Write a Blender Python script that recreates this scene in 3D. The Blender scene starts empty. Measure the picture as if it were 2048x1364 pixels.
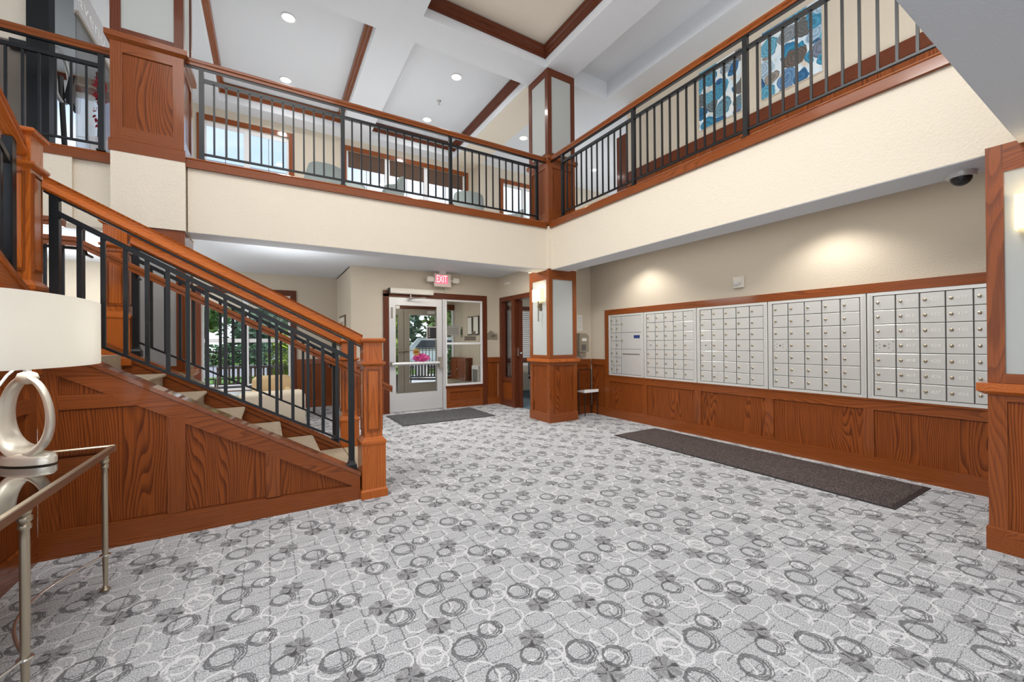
import bpy, bmesh, math, random
from mathutils import Vector, Matrix
random.seed(7)
S = bpy.context.scene
COL = S.collection

# ------------------------------------------------------------------ camera
cam_d = bpy.data.cameras.new('camera')
cam = bpy.data.objects.new('camera', cam_d)
COL.objects.link(cam)
F_PX = 810.0
cam_d.sensor_fit = 'HORIZONTAL'
cam_d.sensor_width = 36.0
cam_d.lens = F_PX / 2048.0 * 36.0
cam_d.clip_start = 0.05
cam_d.clip_end = 400
def _ray(px, py):
    return Vector(((px - 1024) / F_PX, -(py - 682) / F_PX, -1.0))
_Y = _ray(537, 688.3).normalized()
_X = _ray(2372, 674)
_X = (_X - _Y * _X.dot(_Y)).normalized()
_Z = _X.cross(_Y)
_R = Matrix((_X, _Y, _Z))
cam.matrix_world = Matrix.Translation((0, 0, 1.27)) @ _R.to_4x4()
S.camera = cam

# ------------------------------------------------------------------ world, sun, lamps, exposure
S.view_settings.view_transform = 'Standard'
S.view_settings.look = 'None'
S.view_settings.gamma = 1.0
S.view_settings.use_curve_mapping = False
S.view_settings.exposure = 0.0

W = bpy.data.worlds.new('sky')
S.world = W
W.use_nodes = True
def make_world():
    nt = W.node_tree; nt.nodes.clear()
    N = nt.nodes.new; L = nt.links.new
    out = N('ShaderNodeOutputWorld'); bg = N('ShaderNodeBackground')
    tc = N('ShaderNodeTexCoord'); sep = N('ShaderNodeSeparateXYZ')
    L(tc.outputs['Generated'], sep.inputs[0])
    ramp = N('ShaderNodeValToRGB')
    ramp.color_ramp.elements[0].position = 0.0; ramp.color_ramp.elements[0].color = (0.86, 0.90, 0.95, 1)
    ramp.color_ramp.elements[1].position = 0.75; ramp.color_ramp.elements[1].color = (0.28, 0.48, 0.92, 1)
    e = ramp.color_ramp.elements.new(0.28); e.color = (0.56, 0.71, 0.96, 1)
    L(sep.outputs['Z'], ramp.inputs[0])
    mp = N('ShaderNodeMapping'); mp.inputs['Scale'].default_value = (1, 1, 3.0)
    L(tc.outputs['Generated'], mp.inputs[0])
    nz = N('ShaderNodeTexNoise'); nz.inputs['Scale'].default_value = 2.6; nz.inputs['Detail'].default_value = 6
    L(mp.outputs[0], nz.inputs['Vector'])
    cr = N('ShaderNodeValToRGB')
    cr.color_ramp.elements[0].position = 0.40; cr.color_ramp.elements[1].position = 0.68
    L(nz.outputs[0], cr.inputs[0])
    mx = N('ShaderNodeMix'); mx.data_type = 'RGBA'
    L(cr.outputs[0], mx.inputs[0]); L(ramp.outputs[0], mx.inputs[6]); mx.inputs[7].default_value = (0.93, 0.94, 0.96, 1)
    L(mx.outputs[2], bg.inputs[0]); bg.inputs[1].default_value = 1.45
    L(bg.outputs[0], out.inputs[0])
make_world()

def lamp(name, kind, loc, power, color=(1, 0.95, 0.88), size=0.2, rot=(0, 0, 0), size_y=None, spot=None, spread=None):
    d = bpy.data.lights.new(name, kind); d.energy = power; d.color = color
    if kind == 'AREA':
        d.shape = 'RECTANGLE' if size_y else 'DISK'
        d.size = size
        if size_y: d.size_y = size_y
        if spread: d.spread = math.radians(spread)
    elif kind == 'SPOT':
        d.shadow_soft_size = size; d.spot_size = math.radians(spot or 90); d.spot_blend = 0.6
    elif kind == 'POINT':
        d.shadow_soft_size = size
    elif kind == 'SUN':
        d.angle = math.radians(1.0)
    o = bpy.data.objects.new(name, d); COL.objects.link(o)
    o.location = loc; o.rotation_euler = rot
    return o
lamp('sun', 'SUN', (0, 0, 20), 3.2, (1, 0.96, 0.9), rot=(math.radians(14), math.radians(32), 0))
# added fill lamps without fixtures, then the lounge downlights and mail wall washers
UP = math.pi
lamp('atrium_fill', 'AREA', (-0.2, 2.0, 5.5), 112, (1, 0.97, 0.93), size=2.4, size_y=3.0)  # added soft fill above the view, no fixture
lamp('mezzanine_upward_fill', 'AREA', (1.2, -1.6, 3.4), 170, (1, 0.98, 0.96), size=4.5, size_y=2.6, rot=(UP, 0, 0))  # added, brightens the upper ceiling from behind the near slab
lamp('lounge_upward_fill', 'AREA', (1.4, 7.2, 3.35), 62, (1, 0.98, 0.96), size=4.6, size_y=2.4, rot=(UP, 0, 0))  # added below the sight line to brighten the lounge coffers
lamp('corridor_upward_fill', 'AREA', (4.9, 1.8, 3.4), 20, (1, 0.97, 0.94), size=1.0, size_y=5.0, rot=(UP, 0, 0))  # added fill for the corridor ceiling, hidden by the balcony edge
lamp('hall_upward_fill', 'AREA', (6.6, 7.2, 3.4), 24, (1, 0.97, 0.94), size=2.0, rot=(UP, 0, 0))  # added fill for the hall ceiling, no fixture
lamp('rear_lobby_fill', 'AREA', (0.6, -2.4, 2.38), 82, (1, 0.97, 0.93), size=3.8, size_y=3.0)  # added fill behind the camera
lamp('mail_corridor_fill', 'AREA', (4.42, 2.6, 2.60), 9, (1, 0.96, 0.90), size=0.35, size_y=4.4)  # added fill, hidden behind the beam
lamp('entry_fill', 'AREA', (2.5, 5.85, 2.60), 44, (1, 0.96, 0.9), size=2.0, size_y=0.5)  # added fill for the entrance wall, kept out of view
lamp('sitting_area_fill', 'AREA', (-2.4, 7.2, 2.58), 85, (1, 0.97, 0.92), size=1.6)  # added fill for the sitting area, unseen
lamp('vestibule_fill', 'AREA', (2.6, 8.5, 2.5), 22, (1, 0.95, 0.85), size=0.6)  # fill for the vestibule, no fixture
lamp('office_fill', 'AREA', (5.6, 7.0, 2.5), 26, (1, 0.97, 0.92), size=0.8)  # fill for the office, no fixture
lamp('stair_fill', 'AREA', (-1.6, 1.6, 5.3), 105, (1, 0.98, 0.95), size=1.6, rot=(0, math.radians(-58), math.radians(8)), spread=115)  # added fill aimed at the right balcony front
lamp('sitting_upward_fill', 'AREA', (-2.3, 7.6, 1.75), 26, (0.95, 0.98, 1.0), size=1.2, rot=(UP, 0, 0))  # added unseen fill for the lower ceiling by the window
lamp('entry_upward_fill', 'AREA', (0.2, 6.4, 1.9), 10, (0.95, 0.98, 1.0), size=1.0, rot=(UP, 0, 0))  # added fill facing the entry ceiling
for x, y in ((0.265, 6.48), (0.28, 8.04), (2.81, 6.47), (2.82, 8.01)):
    lamp('lounge_downlight', 'AREA', (x, y, 5.80), 10, (1, 0.97, 0.93), size=0.16)
for y in (4.19, 1.82):
    lamp('mail_wall_washer', 'SPOT', (4.56, y, 2.60), 58, (1, 0.95, 0.87), size=0.12, spot=132)

# ------------------------------------------------------------------ materials
MATS = {}
def nodes_of(name):
    m = bpy.data.materials.new(name); m.use_nodes = True
    nt = m.node_tree
    b = nt.nodes['Principled BSDF']
    return m, nt, b
def mixc(nt, fac, a, b_, mode='MIX'):
    n = nt.nodes.new('ShaderNodeMix'); n.data_type = 'RGBA'; n.blend_type = mode
    for sock, val in ((n.inputs[0], fac), (n.inputs[6], a), (n.inputs[7], b_)):
        if isinstance(val, bpy.types.NodeSocket): nt.links.new(val, sock)
        elif isinstance(val, (tuple, list)): sock.default_value = (*val[:3], 1)
        else: sock.default_value = val
    return n.outputs[2]
def mth(nt, op, a, b_=None, c=None, clamp=False):
    n = nt.nodes.new('ShaderNodeMath'); n.operation = op; n.use_clamp = clamp
    for i, val in enumerate((a, b_, c)):
        if val is None: continue
        if isinstance(val, bpy.types.NodeSocket): nt.links.new(val, n.inputs[i])
        else: n.inputs[i].default_value = val
    return n.outputs[0]
def noise(nt, vec, scale, detail=3, rough=0.5, out=0):
    n = nt.nodes.new('ShaderNodeTexNoise')
    n.inputs['Scale'].default_value = scale; n.inputs['Detail'].default_value = detail; n.inputs['Roughness'].default_value = rough
    if vec is not None: nt.links.new(vec, n.inputs['Vector'])
    return n.outputs[out]
def ramp(nt, fac, stops):
    n = nt.nodes.new('ShaderNodeValToRGB')
    els = n.color_ramp.elements
    while len(els) < len(stops): els.new(0.5)
    for e, (p, c) in zip(els, stops):
        e.position = p; e.color = (*c, 1) if len(c) == 3 else c
    nt.links.new(fac, n.inputs[0])
    return n.outputs[0]
def objcoord(nt, scale=(1, 1, 1), rnd=True):
    tc = nt.nodes.new('ShaderNodeTexCoord')
    v = tc.outputs['Object']
    if rnd:
        oi = nt.nodes.new('ShaderNodeObjectInfo')
        cx = nt.nodes.new('ShaderNodeCombineXYZ')
        r = mth(nt, 'MULTIPLY', oi.outputs['Random'], 37.0)
        nt.links.new(r, cx.inputs[0]); nt.links.new(r, cx.inputs[1])
        ad = nt.nodes.new('ShaderNodeVectorMath'); ad.operation = 'ADD'
        nt.links.new(v, ad.inputs[0]); nt.links.new(cx.outputs[0], ad.inputs[1]); v = ad.outputs[0]
    mp = nt.nodes.new('ShaderNodeMapping'); mp.inputs['Scale'].default_value = scale
    nt.links.new(v, mp.inputs[0])
    return mp.outputs[0]
def bump(nt, b, h, strength, dist=0.01):
    n = nt.nodes.new('ShaderNodeBump'); n.inputs['Strength'].default_value = strength; n.inputs['Distance'].default_value = dist
    nt.links.new(h, n.inputs['Height']); nt.links.new(n.outputs[0], b.inputs['Normal'])

def wood(name, light, dark, axis, rough=0.35, amp=7.0, contrast=0.75, coat=0.5):
    m, nt, b = nodes_of(name)
    st = {'z': (1, 1, 0.14), 'x': (0.14, 1, 1), 'y': (1, 0.14, 1)}[axis]
    v = objcoord(nt, st)
    sp = nt.nodes.new('ShaderNodeSeparateXYZ'); nt.links.new(v, sp.inputs[0])
    a, c = {'z': (0, 1), 'x': (1, 2), 'y': (0, 2)}[axis]
    lin = mth(nt, 'MULTIPLY', mth(nt, 'ADD', sp.outputs[a], sp.outputs[c]), 62.0)
    n1 = noise(nt, v, 3.4, 2, 0.4)
    fr = mth(nt, 'FRACT', mth(nt, 'ADD', lin, mth(nt, 'MULTIPLY', n1, amp * 4.6)))
    band = ramp(nt, fr, [(0.0, (0, 0, 0)), (0.45, (0.15,) * 3), (0.82, (0.9,) * 3), (0.93, (1, 1, 1)), (1.0, (0, 0, 0))])
    st2 = {'z': (1, 1, 0.03), 'x': (0.03, 1, 1), 'y': (1, 0.03, 1)}[axis]
    v2 = objcoord(nt, st2)
    fib = noise(nt, v2, 120, 2, 0.6)
    big = noise(nt, v, 1.1, 1)
    f = mth(nt, 'MULTIPLY', band, contrast)
    f = mth(nt, 'ADD', f, mth(nt, 'MULTIPLY', mth(nt, 'SUBTRACT', fib, 0.5), 1.3), clamp=True)
    col = mixc(nt, f, light, dark)
    col = mixc(nt, mth(nt, 'MULTIPLY', big, 0.4), col, tuple(q * 0.6 for q in light))
    nt.links.new(col, b.inputs['Base Color'])
    b.inputs['Roughness'].default_value = rough; b.inputs['Specular IOR Level'].default_value = 0.15
    b.inputs['Coat Weight'].default_value = coat; b.inputs['Coat Roughness'].default_value = 0.05 if coat == 1.0 else 0.10; b.inputs['Coat IOR'].default_value = 1.6 if coat == 1.0 else 1.4
    bump(nt, b, fib, 0.06, 0.002)
    return m
WOODS = {}
for tone, (l, d) in {'frame': ((0.27, 0.070, 0.014), (0.105, 0.024, 0.006)), 'polish': ((0.27, 0.070, 0.014), (0.105, 0.024, 0.006)), 'panel': ((0.27, 0.068, 0.013), (0.075, 0.016, 0.004)),
                     'bright': ((0.50, 0.128, 0.019), (0.23, 0.048, 0.008)), 'dark': ((0.14, 0.038, 0.016), (0.06, 0.016, 0.008))}.items():
    for ax in 'xyz':
        WOODS[tone + ax] = wood('%s_oak_%s' % (tone, ax), l, d, ax, coat={'frame': 0.6, 'bright': 0.6, 'polish': 1.0}.get(tone, 0.15), contrast={'panel': 0.9, 'dark': 0.5}.get(tone, 0.65))
def wd(tone, ax): return WOODS[tone + ax]

def plain(name, col, rough=0.5, metal=0.0, var=0.06, bscale=None, bstr=0.1, bdist=0.004, emit=None, estr=1.0, spec=None):
    m, nt, b = nodes_of(name)
    v = objcoord(nt, rnd=False)
    n = noise(nt, v, 6.0, 3)
    c = mixc(nt, mth(nt, 'MULTIPLY', n, var * 2), col, tuple(x * 0.75 for x in col))
    nt.links.new(c, b.inputs['Base Color'])
    b.inputs['Roughness'].default_value = rough; b.inputs['Metallic'].default_value = metal
    if spec is not None: b.inputs['Specular IOR Level'].default_value = spec
    if bscale: bump(nt, b, noise(nt, v, bscale, 2), bstr, bdist)
    if emit:
        b.inputs['Emission Color'].default_value = (*emit, 1); b.inputs['Emission Strength'].default_value = estr
    return m
M = {}
M['wall'] = plain('beige_wall_paint', (0.59, 0.52, 0.415), 0.7, bscale=70, bstr=0.5, bdist=0.006, var=0.02)
M['fascia'] = plain('lit_wall_paint', (0.76, 0.68, 0.555), 0.7, bscale=60, bstr=0.6, bdist=0.008, var=0.02)  # same paint as the walls, lightened for the light on it
M['ceil'] = plain('white_ceiling_paint', (0.68, 0.705, 0.735), 0.8, bscale=110, bstr=0.5, bdist=0.006, var=0.02)
M['ceil_cream'] = plain('cream_paint_and_warm_light', (0.74, 0.67, 0.56), 0.8, var=0.02)
M['black'] = plain('black_metal', (0.006, 0.007, 0.0085), 0.34, 0.2, var=0.1)
M['frost'] = plain('grey_laminate', (0.42, 0.435, 0.42), 0.6, spec=0.25, var=0.02)
M['alu'] = plain('brushed_aluminium', (0.66, 0.66, 0.66), 0.36, 0.35, var=0.03)
M['mail'] = plain('mailbox_aluminium', (0.63, 0.625, 0.595), 0.30, 0.35, var=0.03)
M['mailframe'] = plain('mailbox_frame_aluminium', (0.70, 0.695, 0.665), 0.30, 0.35, var=0.03)
M['gap'] = plain('dark_gap', (0.13, 0.12, 0.11), 0.7)
M['brass'] = plain('lock_metal', (0.50, 0.43, 0.31), 0.25, 0.9)
M['digit'] = plain('engraved_digit', (0.80, 0.785, 0.74), 0.4)
M['white'] = plain('white_vinyl', (0.82, 0.82, 0.82), 0.4, var=0.02)
M['offwhite'] = plain('offwhite_plastic', (0.74, 0.70, 0.62), 0.45, var=0.02)
M['taupe'] = plain('taupe_metal', (0.31, 0.275, 0.23), 0.45, 0.1)
M['silver'] = plain('champagne_silver', (0.84, 0.80, 0.70), 0.30, 0.45, var=0.1)
M['gold'] = plain('antique_silver_leg', (0.50, 0.42, 0.31), 0.3, 0.85, var=0.3)
M['steel'] = plain('steel_rod', (0.72, 0.70, 0.67), 0.22, 0.9)
M['bronze'] = plain('dark_bronze', (0.20, 0.155, 0.10), 0.35, 0.7)
M['rubber'] = plain('black_rubber', (0.02, 0.02, 0.022), 0.5)
M['navy'] = plain('navy_label', (0.012, 0.03, 0.16), 0.5)
M['concrete'] = plain('pale_concrete', (0.62, 0.60, 0.57), 0.9, var=0.15)
M['asphalt'] = plain('pale_asphalt', (0.34, 0.34, 0.35), 0.9, var=0.1)
M['lawn'] = plain('lawn_green', (0.13, 0.26, 0.045), 0.95, var=0.3)
M['leaf_a'] = plain('leaf_dark_green', (0.055, 0.14, 0.05), 0.7, var=0.5)
M['leaf_b'] = plain('leaf_mid_green', (0.12, 0.24, 0.065), 0.7, var=0.5)
M['leaf_c'] = plain('leaf_yellow_green', (0.36, 0.50, 0.06), 0.6, var=0.4)
M['leaf_r'] = plain('leaf_red', (0.42, 0.02, 0.035), 0.6, var=0.4)
M['petal'] = plain('pink_petals', (0.80, 0.08, 0.30), 0.6, var=0.3)
M['bark'] = plain('bark', (0.10, 0.07, 0.05), 0.9, var=0.5)
M['hazeleaf'] = plain('pale_blue_green_needles', (0.16, 0.26, 0.16), 0.8, var=0.4)
M['leaf_y'] = plain('leaf_yellowish_green', (0.22, 0.32, 0.09), 0.7, var=0.4)
M['carpaint'] = plain('white_car_paint', (0.90, 0.91, 0.93), 0.25)
M['carglass'] = plain('car_window', (0.05, 0.06, 0.075), 0.15)
M['taillight'] = plain('red_tail_light', (0.6, 0.02, 0.02), 0.3)
M['teal'] = plain('pale_teal_fabric', (0.32, 0.37, 0.355), 0.85, bscale=300, bstr=0.3)
M['cream_fab'] = plain('cream_upholstery', (0.66, 0.58, 0.45), 0.9, bscale=250, bstr=0.3)
M['tan_fab'] = plain('tan_upholstery', (0.58, 0.42, 0.23), 0.9, bscale=250, bstr=0.3)
M['wicker'] = plain('wicker_grey', (0.36, 0.33, 0.27), 0.9, bscale=120, bstr=0.6)
M['shade_fab'] = plain('beige_roller_shade', (0.66, 0.60, 0.49), 0.9)
M['brownshade'] = plain('brown_roman_shade', (0.115, 0.065, 0.042), 0.9, var=0.5)
M['sign_dark'] = plain('black_sign', (0.02, 0.02, 0.022), 0.3)
M['sign_grey'] = plain('grey_sign', (0.23, 0.22, 0.20), 0.6)
M['sign_brown'] = plain('brown_sign', (0.17, 0.145, 0.105), 0.6)
M['sign_tan'] = plain('bronze_plaque', (0.34, 0.30, 0.23), 0.45, 0.3)
M['ink'] = plain('pale_ink', (0.62, 0.60, 0.55), 0.6)
M['ink_dark'] = plain('dark_ink', (0.10, 0.09, 0.08), 0.6)
M['amber'] = plain('amber_sticker', (0.42, 0.21, 0.03), 0.5, var=0.3)
M['amber_in'] = plain('brown_sticker_print', (0.16, 0.07, 0.02), 0.5)
M['paper'] = plain('paper_white', (0.78, 0.76, 0.71), 0.8)
M['photo'] = plain('muted_print', (0.50, 0.36, 0.28), 0.6, var=0.5)
M['plankwood'] = plain('grey_brown_laminate', (0.20, 0.165, 0.135), 0.5, var=0.3)
M['greysign'] = plain('grey_sign_band', (0.50, 0.50, 0.52), 0.5)
M['officeblue'] = plain('dark_office_carpet', (0.09, 0.14, 0.17), 0.9)
M['uppercarpet'] = plain('grey_upper_carpet', (0.42, 0.42, 0.42), 0.95)
M['tableglass_white'] = plain('white_tabletop', (0.66, 0.70, 0.70), 0.2)
M['lens'] = plain('lit_lens', (0.9, 0.9, 0.9), 0.5, emit=(1, 0.98, 0.94), estr=2.2)
M['exitred'] = plain('lit_exit_letters', (0.9, 0.2, 0.3), 0.5, emit=(0.85, 0.10, 0.18), estr=0.8)
M['exitwhite'] = plain('lit_exit_letter', (0.9, 0.8, 0.75), 0.5, emit=(1.0, 0.80, 0.74), estr=0.9)
M['pinkface'] = plain('exit_face', (0.75, 0.62, 0.56), 0.5)
M['sconce'] = plain('lit_sconce_shade', (0.9, 0.8, 0.55), 0.6, emit=(1.0, 0.80, 0.44), estr=0.72)
M['led'] = plain('green_led', (0.1, 0.9, 0.2), 0.4, emit=(0.1, 1, 0.2), estr=2)

def glass_mat(name, tint=(1, 1, 1), refl=0.10):
    m, nt, b = nodes_of(name)
    out = nt.nodes['Material Output']
    t = nt.nodes.new('ShaderNodeBsdfTransparent'); t.inputs[0].default_value = (*tint, 1)
    g = nt.nodes.new('ShaderNodeBsdfGlossy'); g.inputs['Roughness'].default_value = 0.02
    fr = nt.nodes.new('ShaderNodeFresnel'); fr.inputs[0].default_value = 1.45
    mx = nt.nodes.new('ShaderNodeMixShader')
    nt.links.new(mth(nt, 'MULTIPLY', fr.outputs[0], refl * 10), mx.inputs[0])
    nt.links.new(t.outputs[0], mx.inputs[1]); nt.links.new(g.outputs[0], mx.inputs[2])
    nt.links.new(mx.outputs[0], out.inputs[0])
    return m
M['glass'] = glass_mat('clear_glass', (0.96, 0.97, 0.97), 0.06)
M['tabletop_glass'] = glass_mat('smoked_table_glass', (0.62, 0.60, 0.57), 0.22)
M['polyglass'] = glass_mat('plate_glass', (0.93, 0.94, 0.94), 0.08)
def shade_mat():
    m, nt, b = nodes_of('linen_lamp_shade')
    out = nt.nodes['Material Output']
    v = objcoord(nt, (1, 1, 1), False)
    n = noise(nt, v, 300, 1)
    col = mixc(nt, mth(nt, 'MULTIPLY', n, 0.2), (0.93, 0.92, 0.87), (0.80, 0.79, 0.73))
    t = nt.nodes.new('ShaderNodeBsdfTranslucent'); d = nt.nodes.new('ShaderNodeBsdfDiffuse')
    nt.links.new(col, t.inputs[0]); nt.links.new(col, d.inputs[0])
    mx = nt.nodes.new('ShaderNodeMixShader'); mx.inputs[0].default_value = 0.45
    nt.links.new(d.outputs[0], mx.inputs[1]); nt.links.new(t.outputs[0], mx.inputs[2])
    nt.links.new(mx.outputs[0], out.inputs[0])
    return m
M['lampshade'] = shade_mat()

def carpet_mat():
    m, nt, b = nodes_of('patterned_carpet')
    L = nt.links.new
    tc = nt.nodes.new('ShaderNodeTexCoord')
    # wobble the coordinates so drawn strokes look woven
    nz = noise(nt, tc.outputs['Object'], 40, 3, 0.6, out=1)
    sub = nt.nodes.new('ShaderNodeVectorMath'); sub.operation = 'SUBTRACT'; L(nz, sub.inputs[0]); sub.inputs[1].default_value = (0.5, 0.5, 0.5)
    sc = nt.nodes.new('ShaderNodeVectorMath'); sc.operation = 'SCALE'; L(sub.outputs[0], sc.inputs[0]); sc.inputs['Scale'].default_value = 0.026
    ad = nt.nodes.new('ShaderNodeVectorMath'); ad.operation = 'ADD'; L(tc.outputs['Object'], ad.inputs[0]); L(sc.outputs[0], ad.inputs[1])
    sp = nt.nodes.new('ShaderNodeSeparateXYZ'); L(ad.outputs[0], sp.inputs[0])
    X, Y = sp.outputs[0], sp.outputs[1]
    PX, PY = 0.862, 0.474
    def cell(cx, cy):
        dx = mth(nt, 'WRAP', mth(nt, 'SUBTRACT', X, cx), PX / 2, -PX / 2)
        dy = mth(nt, 'WRAP', mth(nt, 'SUBTRACT', Y, cy), PY / 2, -PY / 2)
        return dx, dy
    def length(dx, dy, kx=1.0, ky=1.0):
        return mth(nt, 'SQRT', mth(nt, 'ADD', mth(nt, 'POWER', mth(nt, 'MULTIPLY', dx, kx), 2.0), mth(nt, 'POWER', mth(nt, 'MULTIPLY', dy, ky), 2.0)))
    def stroke(d, r, w):
        return mth(nt, 'LESS_THAN', mth(nt, 'ABSOLUTE', mth(nt, 'SUBTRACT', d, r)), w)
    def mx_(a, b_): return mth(nt, 'MAXIMUM', a, b_)
    fibre = ramp(nt, noise(nt, tc.outputs['Object'], 190, 2, 0.7), [(0.32, (0, 0, 0)), (0.68, (1, 1, 1))])
    # base cloth with darker tone variation
    base = mixc(nt, fibre, (0.22, 0.226, 0.235), (0.72, 0.735, 0.76))
    # cross-hatched dashes
    dash = noise(nt, tc.outputs['Object'], 5.0, 1)
    dash2 = noise(nt, tc.outputs['Object'], 6.3, 1)
    lx = mth(nt, 'ABSOLUTE', mth(nt, 'WRAP', X, 0.062, -0.062))
    ly = mth(nt, 'ABSOLUTE', mth(nt, 'WRAP', Y, 0.0395, -0.0395))
    g1 = mth(nt, 'MULTIPLY', mth(nt, 'LESS_THAN', lx, 0.0030), mth(nt, 'GREATER_THAN', dash, 0.41))
    g2 = mth(nt, 'MULTIPLY', mth(nt, 'LESS_THAN', ly, 0.0024), mth(nt, 'GREATER_THAN', dash2, 0.40))
    col = mixc(nt, mth(nt, 'MULTIPLY', mx_(g1, g2), 0.68), base, (0.12, 0.12, 0.125))
    # pale looping outlines
    pale = None
    for (cx, cy, r, kx, ky) in ((0.78, 1.70, .082, .8, 1.15), (0.60, 1.63, .06, 1, 1), (0.88, 1.76, .055, 1, .8), (1.04, 1.52, .075, .85, 1.1), (1.21, 1.42, .07, 1, .9),
                                (1.28, 1.62, .066, .9, 1.1), (1.00, 1.36, .05, 1, 1), (0.57, 1.79, .045, .9, 1), (1.16, 1.66, .05, 1, 1.2), (0.86, 1.58, .035, 1, 1), (1.42, 1.56, .06, 1, .8),
                                (0.93, 1.62, .085, 1, 1.25), (1.10, 1.74, .07, .8, 1), (0.69, 1.86, .07, 1.1, .9), (1.34, 1.47, .08, 1.2, .9), (0.98, 1.80, .04, 1, 1), (1.23, 1.30, .06, 1, 1), (0.56, 1.58, .045, 1, 1), (1.38, 1.70, .035, 1, 1)):
        dx, dy = cell(cx, cy)
        s = stroke(length(dx, dy, kx, ky), r, 0.0042)
        pale = s if pale is None else mx_(pale, s)
    brk = noise(nt, tc.outputs['Object'], 9.0, 1)
    pale = mth(nt, 'MULTIPLY', pale, mth(nt, 'GREATER_THAN', brk, 0.37))
    col = mixc(nt, mth(nt, 'MULTIPLY', pale, 0.8), col, (0.74, 0.74, 0.75))
    # flowers: grey blots with darker petals
    blot = None; pet = None; vein = None
    for (cx, cy, r, rot) in ((0.648, 1.739, .062, 0.3), (0.455, 2.0, .062, 1.1), (0.962, 1.455, .058, 2.0), (1.114, 1.15, .060, 0.8)):
        dx, dy = cell(cx, cy)
        d = length(dx, dy)
        ang = mth(nt, 'ARCTAN2', dy, dx)
        wave = mth(nt, 'COSINE', mth(nt, 'ADD', mth(nt, 'MULTIPLY', ang, 4.0), rot)); petal_edge = mth(nt, 'COSINE', mth(nt, 'ADD', mth(nt, 'MULTIPLY', ang, 7.0), rot))
        edge = mth(nt, 'MULTIPLY_ADD', petal_edge, r * 0.06, r * 0.92)
        s = mth(nt, 'LESS_THAN', d, edge)
        blot = s if blot is None else mx_(blot, s)
        p = mth(nt, 'MULTIPLY', mth(nt, 'GREATER_THAN', wave, 0.70), mth(nt, 'MULTIPLY', mth(nt, 'LESS_THAN', d, r * 0.85), mth(nt, 'GREATER_THAN', d, r * 0.12)))
        pet = p if pet is None else mx_(pet, p)
        v_ = mth(nt, 'MULTIPLY', mth(nt, 'LESS_THAN', mth(nt, 'ABSOLUTE', mth(nt, 'SUBTRACT', petal_edge, -0.75)), 0.22), mth(nt, 'MULTIPLY', mth(nt, 'LESS_THAN', d, r * 0.9), mth(nt, 'GREATER_THAN', d, r * 0.3)))
        vein = v_ if vein is None else mx_(vein, v_)
    col = mixc(nt, mth(nt, 'MULTIPLY', blot, 0.66), col, (0.17, 0.17, 0.175))
    col = mixc(nt, mth(nt, 'MULTIPLY', pet, 0.85), col, (0.075, 0.075, 0.08))
    col = mixc(nt, mth(nt, 'MULTIPLY', vein, 0.55), col, (0.46, 0.46, 0.47))
    # sketched dark rings
    ring = None
    for (cx, cy, r) in ((0.705, 1.548, .062), (0.83, 1.60, .046), (0.752, 1.823, .054), (0.516, 1.888, .056), (0.915, 1.378, .047), (1.09, 1.29, .056), (1.195, 1.195, .050)):
        dx, dy = cell(cx, cy)
        for (ox, oy, rr, w) in ((0.002, 0.0, r, .0038), (-0.004, 0.004, r * 0.84, .0034), (0.004, -0.003, r * 1.15, .0030), (-0.006, -0.004, r * 1.02, .0026)):
            s = stroke(length(mth(nt, 'SUBTRACT', dx, ox), mth(nt, 'SUBTRACT', dy, oy)), rr, w)
            ring = s if ring is None else mx_(ring, s)
    col = mixc(nt, mth(nt, 'MULTIPLY', ring, 0.74), col, (0.085, 0.085, 0.09))
    col = mixc(nt, 0.28, col, mixc(nt, fibre, (0.5, 0.5, 0.5), (1, 1, 1)), 'MULTIPLY')
    L(col, b.inputs['Base Color'])
    b.inputs['Roughness'].default_value = 0.95; b.inputs['Specular IOR Level'].default_value = 0.1
    bump(nt, b, fibre, 0.4, 0.004)
    return m
M['carpet'] = carpet_mat()
def speckle(name, a, b_, scale=220):
    m, nt, b = nodes_of(name)
    v = objcoord(nt, rnd=False)
    n = noise(nt, v, scale, 2, 0.7)
    n2 = noise(nt, v, 4, 3)
    c = mixc(nt, ramp(nt, n, [(0.40, (0, 0, 0)), (0.62, (1, 1, 1))]), a, b_)
    c = mixc(nt, mth(nt, 'MULTIPLY', n2, 0.4), c, a)
    nt.links.new(c, b.inputs['Base Color']); b.inputs['Roughness'].default_value = 0.95
    b.inputs['Specular IOR Level'].default_value = 0.1
    bump(nt, b, n, 0.5, 0.004)
    return m
M['mat_brown'] = speckle('brown_mat_pile', (0.028, 0.022, 0.021), (0.175, 0.142, 0.136), 110)
M['mat_grey'] = speckle('grey_mat_pile', (0.045, 0.045, 0.048), (0.175, 0.175, 0.18), 60)
def stair_carpet():
    m, nt, b = nodes_of('beige_stair_carpet')
    v = objcoord(nt, (1, 1, 1), False)
    n = noise(nt, v, 16, 3); f = noise(nt, v, 200, 2)
    fr = mth(nt, 'FRACT', mth(nt, 'MULTIPLY', n, 9))
    line = ramp(nt, fr, [(0, (0, 0, 0)), (0.80, (0, 0, 0)), (0.9, (1, 1, 1)), (1, (0, 0, 0))])
    c = mixc(nt, f, (0.36, 0.28, 0.19), (0.58, 0.47, 0.34))
    c = mixc(nt, mth(nt, 'MULTIPLY', line, 0.8), c, (0.13, 0.10, 0.08))
    nt.links.new(c, b.inputs['Base Color']); b.inputs['Roughness'].default_value = 0.95
    bump(nt, b, f, 0.4, 0.004)
    return m
M['stair_carpet'] = stair_carpet()
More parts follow.
